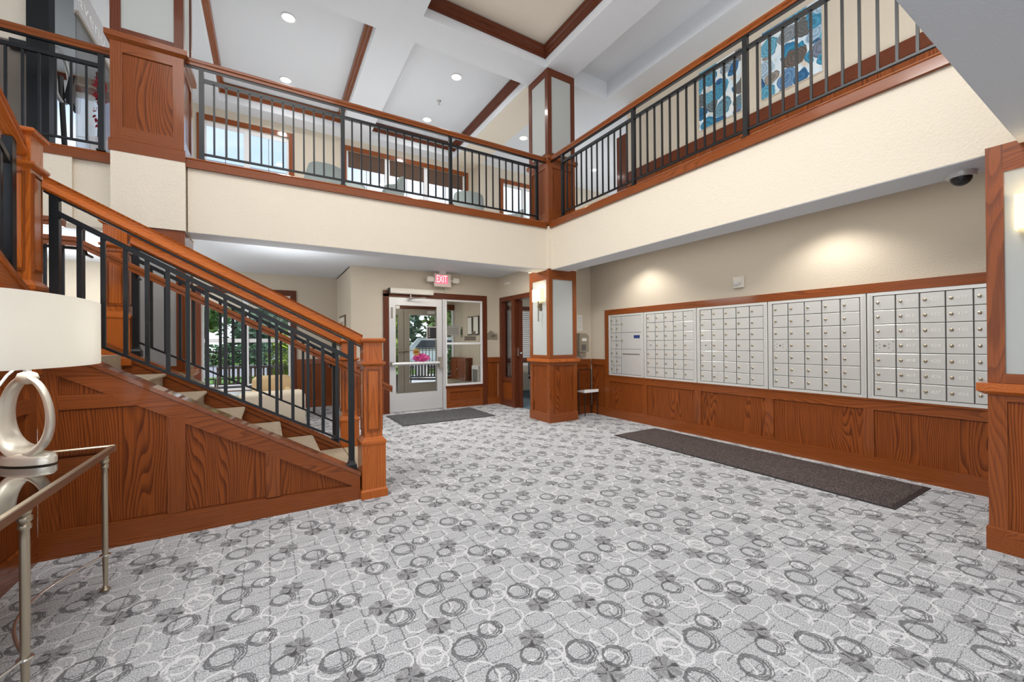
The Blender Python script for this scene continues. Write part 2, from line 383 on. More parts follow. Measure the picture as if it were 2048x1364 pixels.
def canvas_mat(name, seed):
    m, nt, b = nodes_of(name)
    tc = nt.nodes.new('ShaderNodeTexCoord')
    mp = nt.nodes.new('ShaderNodeMapping'); mp.inputs['Location'].default_value = (seed, seed * 0.7, seed * 1.3)
    nt.links.new(tc.outputs['Object'], mp.inputs[0])
    wob = noise(nt, mp.outputs[0], 5, 2, out=1)
    ad = nt.nodes.new('ShaderNodeVectorMath'); ad.operation = 'MULTIPLY_ADD'
    nt.links.new(wob, ad.inputs[0]); ad.inputs[1].default_value = (0.16,) * 3; nt.links.new(mp.outputs[0], ad.inputs[2])
    vo = nt.nodes.new('ShaderNodeTexVoronoi'); vo.inputs['Scale'].default_value = 5.2
    nt.links.new(ad.outputs[0], vo.inputs['Vector'])
    rnd = nt.nodes.new('ShaderNodeSeparateColor'); nt.links.new(vo.outputs['Color'], rnd.inputs[0])
    hue = ramp(nt, rnd.outputs[0], [(0.0, (0.02, 0.07, 0.25)), (0.22, (0.03, 0.25, 0.42)), (0.42, (0.16, 0.45, 0.60)), (0.58, (0.14, 0.09, 0.06)), (0.72, (0.45, 0.62, 0.75)), (0.86, (0.02, 0.15, 0.36)), (1.0, (0.36, 0.29, 0.20))])
    rings = ramp(nt, mth(nt, 'FRACT', mth(nt, 'MULTIPLY', vo.outputs['Distance'], 5.5)), [(0, (0.25,) * 3), (0.5, (1,) * 3), (1, (0.5,) * 3)])
    c = mixc(nt, 0.75, hue, rings, 'MULTIPLY')
    inside = mth(nt, 'LESS_THAN', vo.outputs['Distance'], mth(nt, 'MULTIPLY_ADD', rnd.outputs[1], 0.25, 0.52))
    n2 = noise(nt, mp.outputs[0], 7, 3)
    bgc = ramp(nt, n2, [(0.35, (0.75, 0.76, 0.74)), (0.55, (0.58, 0.72, 0.80)), (0.68, (0.60, 0.54, 0.46))])
    col = mixc(nt, inside, bgc, c)
    nt.links.new(col, b.inputs['Base Color']); b.inputs['Roughness'].default_value = 0.55
    return m
M['canvas_a'] = canvas_mat('abstract_canvas_a', 3.1)
M['canvas_b'] = canvas_mat('abstract_canvas_b', 8.7)

# ------------------------------------------------------------------ mesh helpers
LOC = {}
class MB:
    def __init__(self): self.v = []; self.f = []; self.seams = []
    def add(self, vs, fs):
        n = len(self.v); self.v += [tuple(p) for p in vs]; self.f += [tuple(i + n for i in f) for f in fs]; return self
    def box(self, x0, x1, y0, y1, z0, z1):
        x0, x1 = sorted((x0, x1)); y0, y1 = sorted((y0, y1)); z0, z1 = sorted((z0, z1))
        return self.add([(x0, y0, z0), (x1, y0, z0), (x1, y1, z0), (x0, y1, z0), (x0, y0, z1), (x1, y0, z1), (x1, y1, z1), (x0, y1, z1)],
                        [(0, 3, 2, 1), (4, 5, 6, 7), (0, 1, 5, 4), (1, 2, 6, 5), (2, 3, 7, 6), (3, 0, 4, 7)])
    def prism(self, pts, vec):
        n = len(pts); vec = Vector(vec)
        a = [Vector(p) for p in pts]; b = [p + vec for p in a]
        fs = [tuple(range(n - 1, -1, -1)), tuple(range(n, 2 * n))]
        fs += [(i, (i + 1) % n, n + (i + 1) % n, n + i) for i in range(n)]
        return self.add(a + b, fs)
    def rings(self, rings, closed=True, caps=True, loop=False):
        n = len(rings[0]); vs = [p for r in rings for p in r]; fs = []
        m = len(rings)
        for i in range(m if loop else m - 1):
            for j in range(n if closed else n - 1):
                a = i * n + j; b = i * n + (j + 1) % n; i2 = (i + 1) % m
                fs.append((a, b, i2 * n + (j + 1) % n, i2 * n + j))
        if caps and not loop:
            fs.append(tuple(range(n - 1, -1, -1))); fs.append(tuple(range((m - 1) * n, m * n)))
        return self.add(vs, fs)
    def sq(self, cx, cy, prof):
        return self.rings([[(cx - h[0], cy - h[1], z), (cx + h[0], cy - h[1], z), (cx + h[0], cy + h[1], z), (cx - h[0], cy + h[1], z)]
                           for h, z in ((((h, h) if not isinstance(h, tuple) else h), z) for h, z in prof)])
    def lathe(self, cx, cy, prof, n=20, ex=1.0, ey=1.0):
        return self.rings([[(cx + r * ex * math.cos(2 * math.pi * k / n), cy + r * ey * math.sin(2 * math.pi * k / n), z) for k in range(n)] for r, z in prof])
    def bar(self, p0, p1, prof):
        p0, p1 = Vector(p0), Vector(p1); d = p1 - p0
        s = Vector((d.y, -d.x, 0))
        s = s.normalized() if s.length > 1e-6 else Vector((1, 0, 0))
        return self.rings([[p + s * u + Vector((0, 0, w)) for u, w in prof] for p in (p0, p1)])
    def tube(self, pts, r, n=8, loop=False):
        pts = [Vector(p) for p in pts]; rings = []
        up = None
        for i, p in enumerate(pts):
            if loop: t = pts[(i + 1) % len(pts)] - pts[i - 1]
            else: t = pts[min(i + 1, len(pts) - 1)] - pts[max(i - 1, 0)]
            t.normalize()
            if up is None:
                up = Vector((0, 0, 1)) if abs(t.z) < 0.9 else Vector((1, 0, 0))
            a = t.cross(up).normalized(); b = a.cross(t).normalized(); up = b
            rr = r[i] if isinstance(r, (list, tuple)) else r
            rings.append([p + a * rr * math.cos(2 * math.pi * k / n) + b * rr * math.sin(2 * math.pi * k / n) for k in range(n)])
        return self.rings(rings, loop=loop)
    def build(self, name, mat, parent=None, smooth=False, origin=None, kind=None, bevel=0):
        me = bpy.data.meshes.new(name)
        if parent is not None: off = LOC[parent.name]
        elif origin is not None: off = Vector(origin)
        else:
            xs, ys, zs = zip(*self.v)
            off = Vector(((min(xs) + max(xs)) / 2, (min(ys) + max(ys)) / 2, min(zs)))
        me.from_pydata([(v[0] - off.x, v[1] - off.y, v[2] - off.z) for v in self.v], [], self.f)
        me.update()
        bm = bmesh.new(); bm.from_mesh(me); bmesh.ops.recalc_face_normals(bm, faces=bm.faces)
        if bevel:
            bmesh.ops.bevel(bm, geom=list(bm.edges), offset=bevel, segments=1, affect='EDGES', clamp_overlap=True)
        bm.to_mesh(me); bm.free()
        if smooth:
            for p in me.polygons: p.use_smooth = True
            try: me.set_sharp_from_angle(angle=math.radians(50))
            except Exception: pass
        me.materials.append(mat)
        o = bpy.data.objects.new(name, me); COL.objects.link(o)
        if parent is not None: o.parent = parent
        else: o.location = off
        LOC[o.name] = off.copy()
        if kind: o['kind'] = kind
        return o
def thing(name, label, cat, loc, group=None):
    o = bpy.data.objects.new(name, None); COL.objects.link(o)
    o.location = loc; o.empty_display_size = 0.1
    LOC[o.name] = Vector(loc)
    o['label'] = label; o['category'] = cat
    if group: o['group'] = group
    return o
def tag(o, label, cat, group=None):
    o['label'] = label; o['category'] = cat
    if group: o['group'] = group
    return o
def box(name, mat, x0, x1, y0, y1, z0, z1, parent=None, kind=None, bevel=0, origin=None):
    return MB().box(x0, x1, y0, y1, z0, z1).build(name, mat, parent, kind=kind, bevel=bevel, origin=origin)
def struct(name, mat, x0, x1, y0, y1, z0, z1, parent=None):
    return box(name, mat, x0, x1, y0, y1, z0, z1, parent, kind='structure' if parent is None else None)
def sroot(name, loc):
    o = bpy.data.objects.new(name, None); COL.objects.link(o); o.location = loc; LOC[o.name] = Vector(loc); o['kind'] = 'structure'
    o.empty_display_size = 0.1
    return o
def copy_tree(o, loc, rotz=None, label=None, group=None):
    c = o.copy(); COL.objects.link(c); c.location = loc
    if rotz is not None: c.rotation_euler = (0, 0, rotz)
    if label: c['label'] = label
    if group: c['group'] = group
    for ch in list(o.children):
        d = ch.copy(); COL.objects.link(d); d.parent = c
        for g in list(ch.children):
            e = g.copy(); COL.objects.link(e); e.parent = d
    return c
_dg = {}
def text_mesh(s):
    if s in _dg: return _dg[s]
    cu = bpy.data.curves.new('t', 'FONT'); cu.body = s; cu.extrude = 0.01; cu.align_x = 'CENTER'; cu.align_y = 'CENTER'; cu.resolution_u = 2
    o = bpy.data.objects.new('t', cu); COL.objects.link(o)
    bpy.context.view_layer.update()
    me = bpy.data.meshes.new_from_object(o.evaluated_get(bpy.context.evaluated_depsgraph_get()))
    bpy.data.objects.remove(o); _dg[s] = me
    return me
def text(s, name, mat, parent, center, right, up, size, width=None):
    """letters as a mesh standing on a surface; right/up are world directions"""
    me = text_mesh(s).copy(); me.name = name
    r = Vector(right).normalized(); u = Vector(up).normalized(); n = r.cross(u)
    off = Vector(center) - LOC[parent.name]
    xs = [v.co.x for v in me.vertices]; k = 1.0
    if width: k = width / ((max(xs) - min(xs)) * size)
    for v in me.vertices:
        c = v.co; p = off + r * c.x * size * k + u * c.y * size + n * (c.z + 0.01) * 0.1
        v.co = p
    me.materials.clear(); me.materials.append(mat)
    o = bpy.data.objects.new(name, me); COL.objects.link(o); o.parent = parent; LOC[o.name] = LOC[parent.name].copy()
    return o
class Pl:
    """a wall plane: boxes given by run a, height z and distance d out of the wall"""
    def __init__(self, axis, pos, sgn): self.ax, self.pos, self.s = axis, pos, sgn
    def b(self, name, mat, a0, a1, z0, z1, d0, d1, parent=None, kind=None, bevel=0):
        p0, p1 = self.pos + self.s * d0, self.pos + self.s * d1
        if self.ax == 'x': return box(name, mat, p0, p1, a0, a1, z0, z1, parent, kind, bevel)
        return box(name, mat, a0, a1, p0, p1, z0, z1, parent, kind, bevel)
    def poly(self, name, mat, pts, d0, d1, parent=None):
        p0 = self.pos + self.s * d0; dv = self.s * (d1 - d0)
        if self.ax == 'x': return MB().prism([(p0, a, z) for a, z in pts], (dv, 0, 0)).build(name, mat, parent)
        return MB().prism([(a, p0, z) for a, z in pts], (0, dv, 0)).build(name, mat, parent)
    def along(self): return 'y' if self.ax == 'x' else 'x'

# ------------------------------------------------------------------ room shell
UF = 3.10                      # upper floor level
CZ = 5.57                      # upper soffit level
struct('ground', M['concrete'], -14, 16, 9.3, 17.5, -0.3, -0.12)
fl = MB().box(-8, 9, -5, 9.15, -0.2, 0).build('floor', M['carpet'], origin=(0, 0, 0), kind='structure')
struct('floor_upper_front', M['uppercarpet'], -8, 9, 5.45, 9.0, 2.63, UF)
struct('floor_upper_right', M['uppercarpet'], 4.14, 9, -5, 5.45, 2.63, UF)
struct('ceiling_lobby_rear', M['ceil'], -1.10, 3.80, -5, 0.49, 2.40, 3.1)
struct('ceiling_lobby_right', M['ceil'], 4.14, 5.0, -5, 5.5, 2.62, 2.63)
struct('ceiling_entry', M['ceil'], -8, 4.15, 5.46, 9.06, 2.62, 2.63)
struct('ceiling_vestibule', M['wall'], 1.22, 4.15, 7.52, 9.72, 2.60, 2.62)
struct('ceiling_office', M['ceil'], 4.15, 9, 5.62, 9.06, 2.60, 2.62)
struct('roof', M['ceil'], -9, 10, -5.5, 9.3, 6.15, 6.35)

# balcony fronts (wall paint with its lit tone coloured in), soffits are their undersides
struct('wall_balcony_front', M['fascia'], -0.69, 3.76, 5.165, 5.46, 2.405, UF - 0.03)
struct('wall_balcony_right', M['fascia'], 3.805, 4.15, 0.47, 5.12, 2.405, UF - 0.03)
struct('wall_balcony_left', M['fascia'], -2.9, -1.24, 5.44, 5.62, 2.42, UF - 0.03)
struct('wall_balcony_left_corner', M['fascia'], -2.9, -1.58, 5.40, 5.44, 2.42, UF - 0.03)
struct('wall_balcony_right_corner', M['fascia'], 3.75, 4.32, 5.11, 5.68, 2.42, UF)
struct('wall_balcony_left_pier', M['fascia'], -1.245, -0.70, 5.11, 5.66, 2.40, UF - 0.01)
struct('ceiling_soffit_front', M['ceil'], -0.69, 3.755, 5.17, 5.46, 2.40, 2.405); struct('ceiling_soffit_right', M['ceil'], 3.81, 4.15, 0.49, 5.11, 2.40, 2.405)
# walls
struct('wall_right', M['wall'], 4.96, 5.10, -5, 5.5, 0, 2.62)
struct('wall_mail_back', M['wall'], 4.31, 4.96, 5.5, 5.62, 0, 2.62)
w = sroot('wall_office', (4.1, 6.6, 0))
box('panel', M['wall'], 4.1, 4.2, 5.69, 6.13, 0, 2.62, w); box('panel', M['wall'], 4.1, 4.2, 7.26, 7.40, 0, 2.62, w)
box('panel', M['wall'], 4.1, 4.2, 6.13, 7.26, 2.17, 2.62, w)
w = sroot('wall_entry', (2.6, 7.4, 0))
box('panel', M['wall'], 1.22, 1.86, 7.40, 7.52, 0, 2.62, w); box('panel', M['wall'], 3.76, 4.2, 7.40, 7.52, 0, 2.62, w)
box('panel', M['wall'], 1.86, 3.76, 7.40, 7.52, 2.16, 2.62, w); box('panel', M['wall'], 2.92, 3.76, 7.40, 7.52, 0, 0.41, w)
struct('wall_entry_return', M['wall'], 1.22, 1.32, 7.52, 9.06, 0, 2.62)
w = sroot('wall_sitting', (-2, 9.05, 0))
box('panel', M['wall'], 0.37, 1.22, 9.05, 9.2, 0, 2.62, w); box('panel', M['wall'], -1.03, 0.37, 9.05, 9.2, 2.21, 2.62, w)
box('panel', M['wall'], -1.03, 0.37, 9.05, 9.2, 0, 0.42, w); box('panel', M['wall'], -8, -1.03, 9.05, 9.2, 0, 2.62, w)
w = sroot('wall_vestibule', (2.6, 9.7, 0))
box('panel', M['wall'], 4.10, 4.20, 7.52, 9.8, 0, 2.62, w)
box('panel', M['wall'], 1.22, 2.35, 9.7, 9.8, 0, 2.62, w)
box('panel', M['wall'], 2.35, 4.2, 9.7, 9.8, 2.22, 2.62, w)
box('panel', M['wall'], 3.72, 4.2, 9.7, 9.8, 0, 0.42, w)
# upper walls
w = sroot('wall_upper_front', (1, 9.05, UF))
G1 = (-0.98, 0.36, 3.55, 5.31); G2 = (1.42, 4.12, 3.55, 5.33)
box('panel', M['wall'], -1.60, G1[0], 9.05, 9.2, UF, CZ, w); box('panel', M['wall'], G1[1], G2[0], 9.05, 9.2, UF, CZ, w)
box('panel', M['wall'], G2[1], 4.36, 9.05, 9.2, UF, CZ, w)
for g in (G1, G2):
    box('panel', M['wall'], g[0], g[1], 9.05, 9.2, UF, g[2], w); box('panel', M['wall'], g[0], g[1], 9.05, 9.2, g[3], CZ, w)
box('panel', M['wall'], -8, -3.6, 9.05, 9.2, UF, CZ, w); box('panel', M['wall'], -3.6, -1.6, 9.05, 9.2, 5.45, CZ, w); box('panel', M['wall'], -3.6, -1.6, 9.05, 9.2, UF, 3.6, w); box('panel', M['wall'], -1.7, -1.6, 9.05, 9.2, 3.6, 5.45, w)
w = sroot('wall_upper_bay', (6, 8.7, UF))
G3 = (5.00, 6.30, 3.55, 5.22)
box('panel', M['wall'], 4.36, G3[0], 8.70, 8.85, UF, CZ, w); box('panel', M['wall'], G3[1], 9, 8.70, 8.85, UF, CZ, w)
box('panel', M['wall'], G3[0], G3[1], 8.70, 8.85, UF, G3[2], w); box('panel', M['wall'], G3[0], G3[1], 8.70, 8.85, G3[3], CZ, w)
box('panel', M['wall'], 4.36, 4.46, 8.85, 9.06, UF, CZ, w)
struct('wall_upper_right', M['wall'], 5.6, 5.72, -5, 5.2, UF, CZ)
# upper ceiling with coffers (x0,x1,y0,y1)
K1 = (-0.72, 1.28, 5.66, 8.72); K2 = (1.82, 3.72, 5.66, 8.72); K3 = (1.77, 3.74, 0.4, 5.14); K4 = (4.27, 5.16, -3.0, 5.26)
def coffer_ceiling():
    xs = sorted({-9, K1[0], K1[1], K2[0], K2[1], K3[0], K3[1], K4[0], K4[1], 9})
    ys = sorted({-5.2, K1[2], K1[3], K3[2], K3[3], K4[2], K4[3], 9.06})
    m = MB()
    for i in range(len(xs) - 1):
        for j in range(len(ys) - 1):
            cx, cy = (xs[i] + xs[i + 1]) / 2, (ys[j] + ys[j + 1]) / 2
            if any(k[0] < cx < k[1] and k[2] < cy < k[3] for k in (K1, K2, K3, K4)): continue
            m.box(xs[i], xs[i + 1], ys[j], ys[j + 1], CZ, 5.87)
    m.build('ceiling_upper', M['ceil'], origin=(0, 0, 0), kind='structure')
coffer_ceiling()
struct('ceiling_coffer_left', M['ceil'], K1[0] - .02, K1[1] + .02, K1[2] - .02, K1[3] + .02, 5.87, 5.90)
struct('ceiling_coffer_lounge', M['ceil'], K2[0] - .02, K2[1] + .02, K2[2] - .02, K2[3] + .02, 5.87, 5.90)
struct('ceiling_coffer_atrium', M['ceil_cream'], K3[0] - .02, K3[1] + .02, K3[2] - .02, K3[3] + .02, 5.87, 5.90)
struct('ceiling_coffer_corridor', M['ceil'], K4[0] - .02, K4[1] + .02, K4[2] - .02, K4[3] + .02, 5.87, 5.90)
struct('ceiling_warm_light_strip', M['ceil_cream'], 3.735, 4.40, 5.69, 9.05, CZ - 0.006, CZ)  # warm light on this soffit strip coloured in as cream
_tn = [0]
def trim_name():
    _tn[0] += 1; return 'trim_%d' % _tn[0]
def crown(k, tone, z0=5.70, z1=5.85):
    """stepped wooden crown round the inside of a coffer"""
    r = sroot(trim_name(), ((k[0] + k[1]) / 2, (k[2] + k[3]) / 2, z0))
    x0, x1, y0, y1 = k; e = 0.002
    steps = [(0.022, z0), (0.022, z0 + .03), (0.034, z0 + .035), (0.040, z0 + .085), (0.062, z0 + .10), (0.075, z1)]
    def run(axis):
        for s in (0, 1):
            m = MB()
            prof = [(0, z0)] + steps + [(0, z1)]
            if axis == 'x':
                y = (y0 + e, y1 - e)[s]; q = 1 if s == 0 else -1
                m.prism([(x0 + e, y + q * d, z) for d, z in prof], (x1 - x0 - 2 * e, 0, 0)); m.build('moulding', wd(tone, 'x'), r)
            else:
                x = (x0 + e, x1 - e)[s]; q = 1 if s == 0 else -1
                m.prism([(x + q * d, y0 + e, z) for d, z in prof], (0, y1 - y0 - 2 * e, 0)); m.build('moulding', wd(tone, 'y'), r)
    run('x'); run('y')
crown(K1, 'frame'); crown(K2, 'dark'); crown(K3, 'dark')

# ------------------------------------------------------------------ columns
def column_lower(name, cx, cy, label, inset=M['frost'], hb=0.285):
    t = thing(name, label, 'column', (cx, cy, 0))
    h = hb - 0.01
    MB().sq(cx, cy, [(hb, 0), (hb, 0.135), (hb - .008, 0.142)]).build('base', wd('frame', 'x'), t)
    MB().sq(cx, cy, [(hb, .935), (hb + .008, .94), (hb + .03, .955), (hb + .03, 1.003), (hb - .03, 1.006)]).build('ledge', wd('bright', 'x'), t)
    for z0, z1, tone in ((.142, .937, 'frame'), (1.006, 2.42, 'frame')):
        sw = 0.075 if z0 < 1 else 0.07
        for sx in (-1, 1):
            for sy in (-1, 1):
                x0 = cx + sx * h; y0 = cy + sy * h
                box('post', wd(tone, 'z'), x0, x0 - sx * sw, y0, y0 - sy * sw, z0, z1, t)
        for zz0, zz1 in ((z0, z0 + (.002 if z0 < 1 else .055)), (z1 - (.04 if z0 < 1 else .16), z1)):
            if zz1 - zz0 < .01: continue
            for s in (-1, 1):
                box('rail', wd(tone, 'x'), cx - h + sw, cx + h - sw, cy + s * h, cy + s * (h - .03), zz0, zz1, t)
                box('rail', wd(tone, 'y'), cx + s * h, cx + s * (h - .03), cy - h + sw, cy + h - sw, zz0, zz1, t)
        pm = wd('panel', 'z') if z0 < 1 else inset
        for s in (-1, 1):
            box('panel', pm, cx - h + sw - .01, cx + h - sw + .01, cy + s * (h - .014), cy + s * (h - .03), z0, z1 - .02, t)
            box('panel', pm, cx + s * (h - .014), cx + s * (h - .03), cy - h + sw - .01, cy + h - sw + .01, z0, z1 - .02, t)
    return t
def column_upper(name, cx, cy, label, hb=0.275):
    t = thing(name, label, 'column', (cx, cy, 3.08))
    h = hb - 0.006
    MB().sq(cx, cy, [(hb + .005, 3.08), (hb + .005, 3.19), (hb - .005, 3.20)]).build('base', wd('frame', 'x'), t)
    MB().sq(cx, cy, [(hb - .004, 4.11), (hb + .028, 4.135), (hb + .028, 4.185), (hb - .02, 4.19)]).build('ledge', wd('frame', 'x'), t)
    for z0, z1, b0, b1, sw in ((3.20, 4.115, .115, .10, .085), (4.19, CZ, .055, .11, .075)):
        tone = 'frame' if z0 < 4 else 'dark'
        for sx in (-1, 1):
            for sy in (-1, 1):
                x0 = cx + sx * h; y0 = cy + sy * h
                box('post', wd(tone, 'z'), x0, x0 - sx * sw, y0, y0 - sy * sw, z0, z1, t)
        for zz0, zz1 in ((z0, z0 + b0), (z1 - b1, z1)):
            for s in (-1, 1):
                box('rail', wd(tone, 'x'), cx - h + sw, cx + h - sw, cy + s * h, cy + s * (h - .03), zz0, zz1, t)
                box('rail', wd(tone, 'y'), cx + s * h, cx + s * (h - .03), cy - h + sw, cy + h - sw, zz0, zz1, t)
        pm = wd('panel', 'z') if z0 < 4 else M['frost']
        for s in (-1, 1):
            box('panel', pm, cx - h + sw - .01, cx + h - sw + .01, cy + s * (h - .014), cy + s * (h - .03), z0 + .02, z1 - .02, t)
            box('panel', pm, cx + s * (h - .014), cx + s * (h - .03), cy - h + sw - .01, cy + h - sw + .01, z0 + .02, z1 - .02, t)
    return t
column_lower('column', 4.035, 5.395, 'wood column with grey upper panels standing beside the office doorway')
column_lower('column', 4.005, 0.345, 'wood column with grey panels at right edge, in front of mailboxes')
column_lower('column', -0.973, 5.395, 'wood column with grey panels behind the staircase railing', hb=0.275)
column_upper('column', 4.03, 5.385, 'upper wood column where the two balcony railings meet')
column_upper('column', -0.978, 5.385, 'upper wood column at left end of the long balcony railing')

# ------------------------------------------------------------------ balcony bands and railings
RAILP = [(-.034, 0), (-.022, -.012), (-.022, -.03), (-.034, -.042), (-.038, -.066), (-.020, -.078), (.020, -.078), (.038, -.066), (.034, -.042), (.022, -.03), (.022, -.012), (.034, 0)]
HANDP = [(-.022, 0), (-.036, -.014), (-.036, -.034), (-.026, -.046), (-.026, -.072), (.026, -.072), (.026, -.046), (.036, -.034), (.036, -.014), (.022, 0)]
SQ = lambda w, h: [(-w, 0), (-w, -h), (w, -h), (w, 0)]
def band(p0, p1):
    r = sroot(trim_name(), (p0[0], p0[1], 3.05))
    ax = 'x' if abs(p0[0] - p1[0]) > abs(p0[1] - p1[1]) else 'y'
    MB().bar((*p0, 3.13), (*p1, 3.13), SQ(.07, .08)).build('board', wd('frame', ax), r)
    MB().bar((*p0, 3.155), (*p1, 3.155), [(-.082, -.010), (-.082, -.022), (-.07, -.028), (.07, -.028), (.082, -.02), (.05, 0), (-.07, 0)]).build('cap', wd('bright', ax), r)
band((-0.70, 5.20), (3.74, 5.20)); band((3.84, 5.10), (3.84, 0.45)); band((-2.9, 5.46), (-1.26, 5.46))
def railing(name, label, p0, p1, posts, group=None, n=12, zt=4.175):
    """flat balcony railing along p0-p1; posts are distances from p0"""
    p0 = Vector((*p0, 0)); p1 = Vector((*p1, 0)); d = (p1 - p0); Ln = d.length; d.normalize()
    ax = 'x' if abs(d.x) > abs(d.y) else 'y'
    t = thing(name, label, 'railing', (p0.x, p0.y, 3.155))
    at = lambda s, z: p0 + d * s + Vector((0, 0, z))
    MB().bar(at(0, zt), at(Ln, zt), HANDP).build('handrail', wd('frame', ax), t, smooth=False)
    MB().bar(at(0, zt - .072), at(Ln, zt - .072), SQ(.018, .012)).build('rail_plate', M['black'], t)
    MB().bar(at(posts[0], 4.00), at(posts[-1], 4.00), SQ(.016, .035)).build('top_rail', M['black'], t)
    MB().bar(at(posts[0], 3.235), at(posts[-1], 3.235), SQ(.013, .018)).build('bottom_rail', M['black'], t)
    for i, s in enumerate(posts):
        m = MB(); c = at(s, 0); m.box(c.x - .021, c.x + .021, c.y - .021, c.y + .021, 3.157, zt - .08)
        m.sq(c.x, c.y, [(.034, 3.156), (.034, 3.166), (.022, 3.172)])
        m.build('post', M['black'], t)
        if i < len(posts) - 1:
            for k in range(1, n + 1):
                c = at(s + (posts[i + 1] - s) * k / (n + 1), 0)
                box('baluster', M['black'], c.x - .0085, c.x + .0085, c.y - .0085, c.y + .0085, 3.225, 3.985, t)
    return t
railing('balcony_railing', 'long black balcony railing with brown handrail above the entrance', (-0.70, 5.19), (3.76, 5.19), [0.124, 1.475, 2.854, 4.29])
railing('balcony_railing', 'black balcony railing with brown handrail along the upper corridor with the paintings', (3.82, 5.12), (3.82, 0.50), [0.29, 1.675, 3.026, 4.40])
railing('balcony_railing', 'short black balcony railing at the far upper left, left of the big upper column', (-2.9, 5.42), (-1.25, 5.42), [0.17, 1.52])

# ------------------------------------------------------------------ wainscots
def wainscot(pl, a0, a1, ztop, stiles, name=None, base=.147, rail=.10, sw=.09, tone='frame', d=.024):
    r = sroot(name or trim_name(), (pl.pos, (a0 + a1) / 2, 0) if pl.ax == 'x' else ((a0 + a1) / 2, pl.pos, 0))
    al = pl.along()
    pl.b('base', wd(tone, al), a0, a1, 0, base, 0, d + .002, r)
    pl.b('top_rail', wd(tone, al), a0, a1, ztop - rail, ztop, 0, d, r)
    edges = []
    for s in stiles:
        pl.b('stile', wd(tone, 'z'), s[0], s[1], base, ztop - rail, 0, d, r); edges.append(s)
    pts = sorted(edges)
    cur = a0
    segs = []
    for s in pts:
        if s[0] - cur > .02: segs.append((cur, s[0]))
        cur = s[1]
    if a1 - cur > .02: segs.append((cur, a1))
    for s in segs:
        pl.b('panel', wd('panel', 'z'), s[0], s[1], base - .005, ztop - rail + .005, 0, .008, r)
    return r
PR = Pl('x', 4.96, -1)
wainscot(PR, -1.0, 5.115, 0.70, [(5.03, 5.115), (4.235, 4.32), (3.335, 3.425), (2.43, 2.52), (1.535, 1.615), (.62, .70), (-.25, -.16), (-1, -.92)], 'trim_mail_wainscot')
wainscot(PR, 5.115, 5.47, 0.965, [(5.115, 5.13)], 'trim_corner_wainscot', base=.147)
PB = Pl('y', 5.5, -1)
wainscot(PB, 4.33, 4.93, 0.965, [(4.33, 4.40), (4.86, 4.93)], 'trim_mail_back_wainscot')
PE = Pl('y', 7.40, -1)
wainscot(PE, 3.84, 4.09, 0.965, [], 'trim_entry_wainscot_right')
wainscot(PE, 2.945, 3.74, 0.40, [(2.945, 3.02), (3.66, 3.74)], 'trim_sidelight_wainscot', rail=.09, base=.14)
wainscot(PE, 1.22, 1.76, 0.965, [(1.22, 1.29), (1.68, 1.76)], 'trim_entry_wainscot_left')
PO = Pl('x', 4.10, -1)
wainscot(PO, 7.26, 7.375, 0.965, [], 'trim_office_wainscot')
PS = Pl('y', 9.05, -1)
wainscot(PS, 0.48, 1.20, 0.965, [(0.48, .56), (1.12, 1.20)], 'trim_sitting_wainscot')
wainscot(PS, -6, -1.14, 0.965, [(-1.24, -1.14), (-2.3, -2.2), (-3.4, -3.3)], 'trim_sitting_wainscot_left')
PRT = Pl('x', 1.22, -1)
wainscot(PRT, 7.41, 9.02, 0.965, [(7.41, 7.48), (8.2, 8.28), (8.94, 9.02)], 'trim_return_wainscot')
PU = Pl('x', 5.6, -1)
r = wainscot(PU, -3, 5.19, 4.17, [], 'trim_upper_wainscot', base=3.2, rail=.01)
for i in range(15):
    y = 5.1 - .5 * i
    PU.b('stile', wd('frame', 'z'), y - .04, y + .04, UF, 4.17, 0, .02, r)
PU.b('chair_rail', wd('dark', 'y'), -3, 5.19, 4.155, 4.315, 0, .03, r)
PU.b('casing', wd('dark', 'z'), 5.20, 5.44, UF, 5.05, -.12, .02, r)

# ------------------------------------------------------------------ mailboxes
mf = sroot('trim_mail_frame', (4.96, 2.9, .70))
PR.b('top_rail', wd('frame', 'y'), .55, 5.115, 1.715, 1.803, 0, .034, mf)
PR.b('jamb', wd('frame', 'z'), 5.035, 5.115, .70, 1.715, 0, .034, mf)
PR.b('sill', wd('frame', 'y'), .55, 5.035, .69, .705, 0, .034, mf)
UNITS = [(5.03, 4.285, 'parcel'), (4.275, 3.39, 5), (3.38, 2.485, 5), (2.475, 1.585, 5), (1.575, .685, 5)]
MLAB = ['mailbox unit with two narrow columns and blue-labelled parcel doors', 'mailbox unit of five columns, just right of the unit with parcel doors', 'mailbox unit of five columns, middle one of the row of five units',
        'mailbox unit of five columns, second unit from the right column', 'mailbox unit of five columns, nearest and partly behind the right column']
fx = 4.96
_doorcache = {}
def door_mesh(w, h):
    key = (round(w, 4), round(h, 4))
    if key not in _doorcache:
        m = MB(); e = .004
        m.rings([[(0, -w / 2 + q, z0) for q, z0 in ()]] if False else [[(x, a, z) for a, z in ((-w / 2 + i, i), (w / 2 - i, i), (w / 2 - i, h - i), (-w / 2 + i, h - i))] for x, i in ((0, 0), (-.006, 0), (-.009, e))])
        me = bpy.data.meshes.new('door'); me.from_pydata(m.v, [], m.f); me.update()
        me.materials.append(M['mail']); _doorcache[key] = me
    return _doorcache[key]
def lock_mesh():
    m = MB(); n = 10
    m.rings([[(x, r * math.cos(2 * math.pi * k / n), r * math.sin(2 * math.pi * k / n)) for k in range(n)] for x, r in ((0, .0135), (-.004, .0135), (-.006, .010), (-.015, .0095), (-.016, .006))])
    me = bpy.data.meshes.new('lock'); me.from_pydata(m.v, [], m.f); me.update(); me.materials.append(M['brass'])
    return me
LOCKM = lock_mesh()
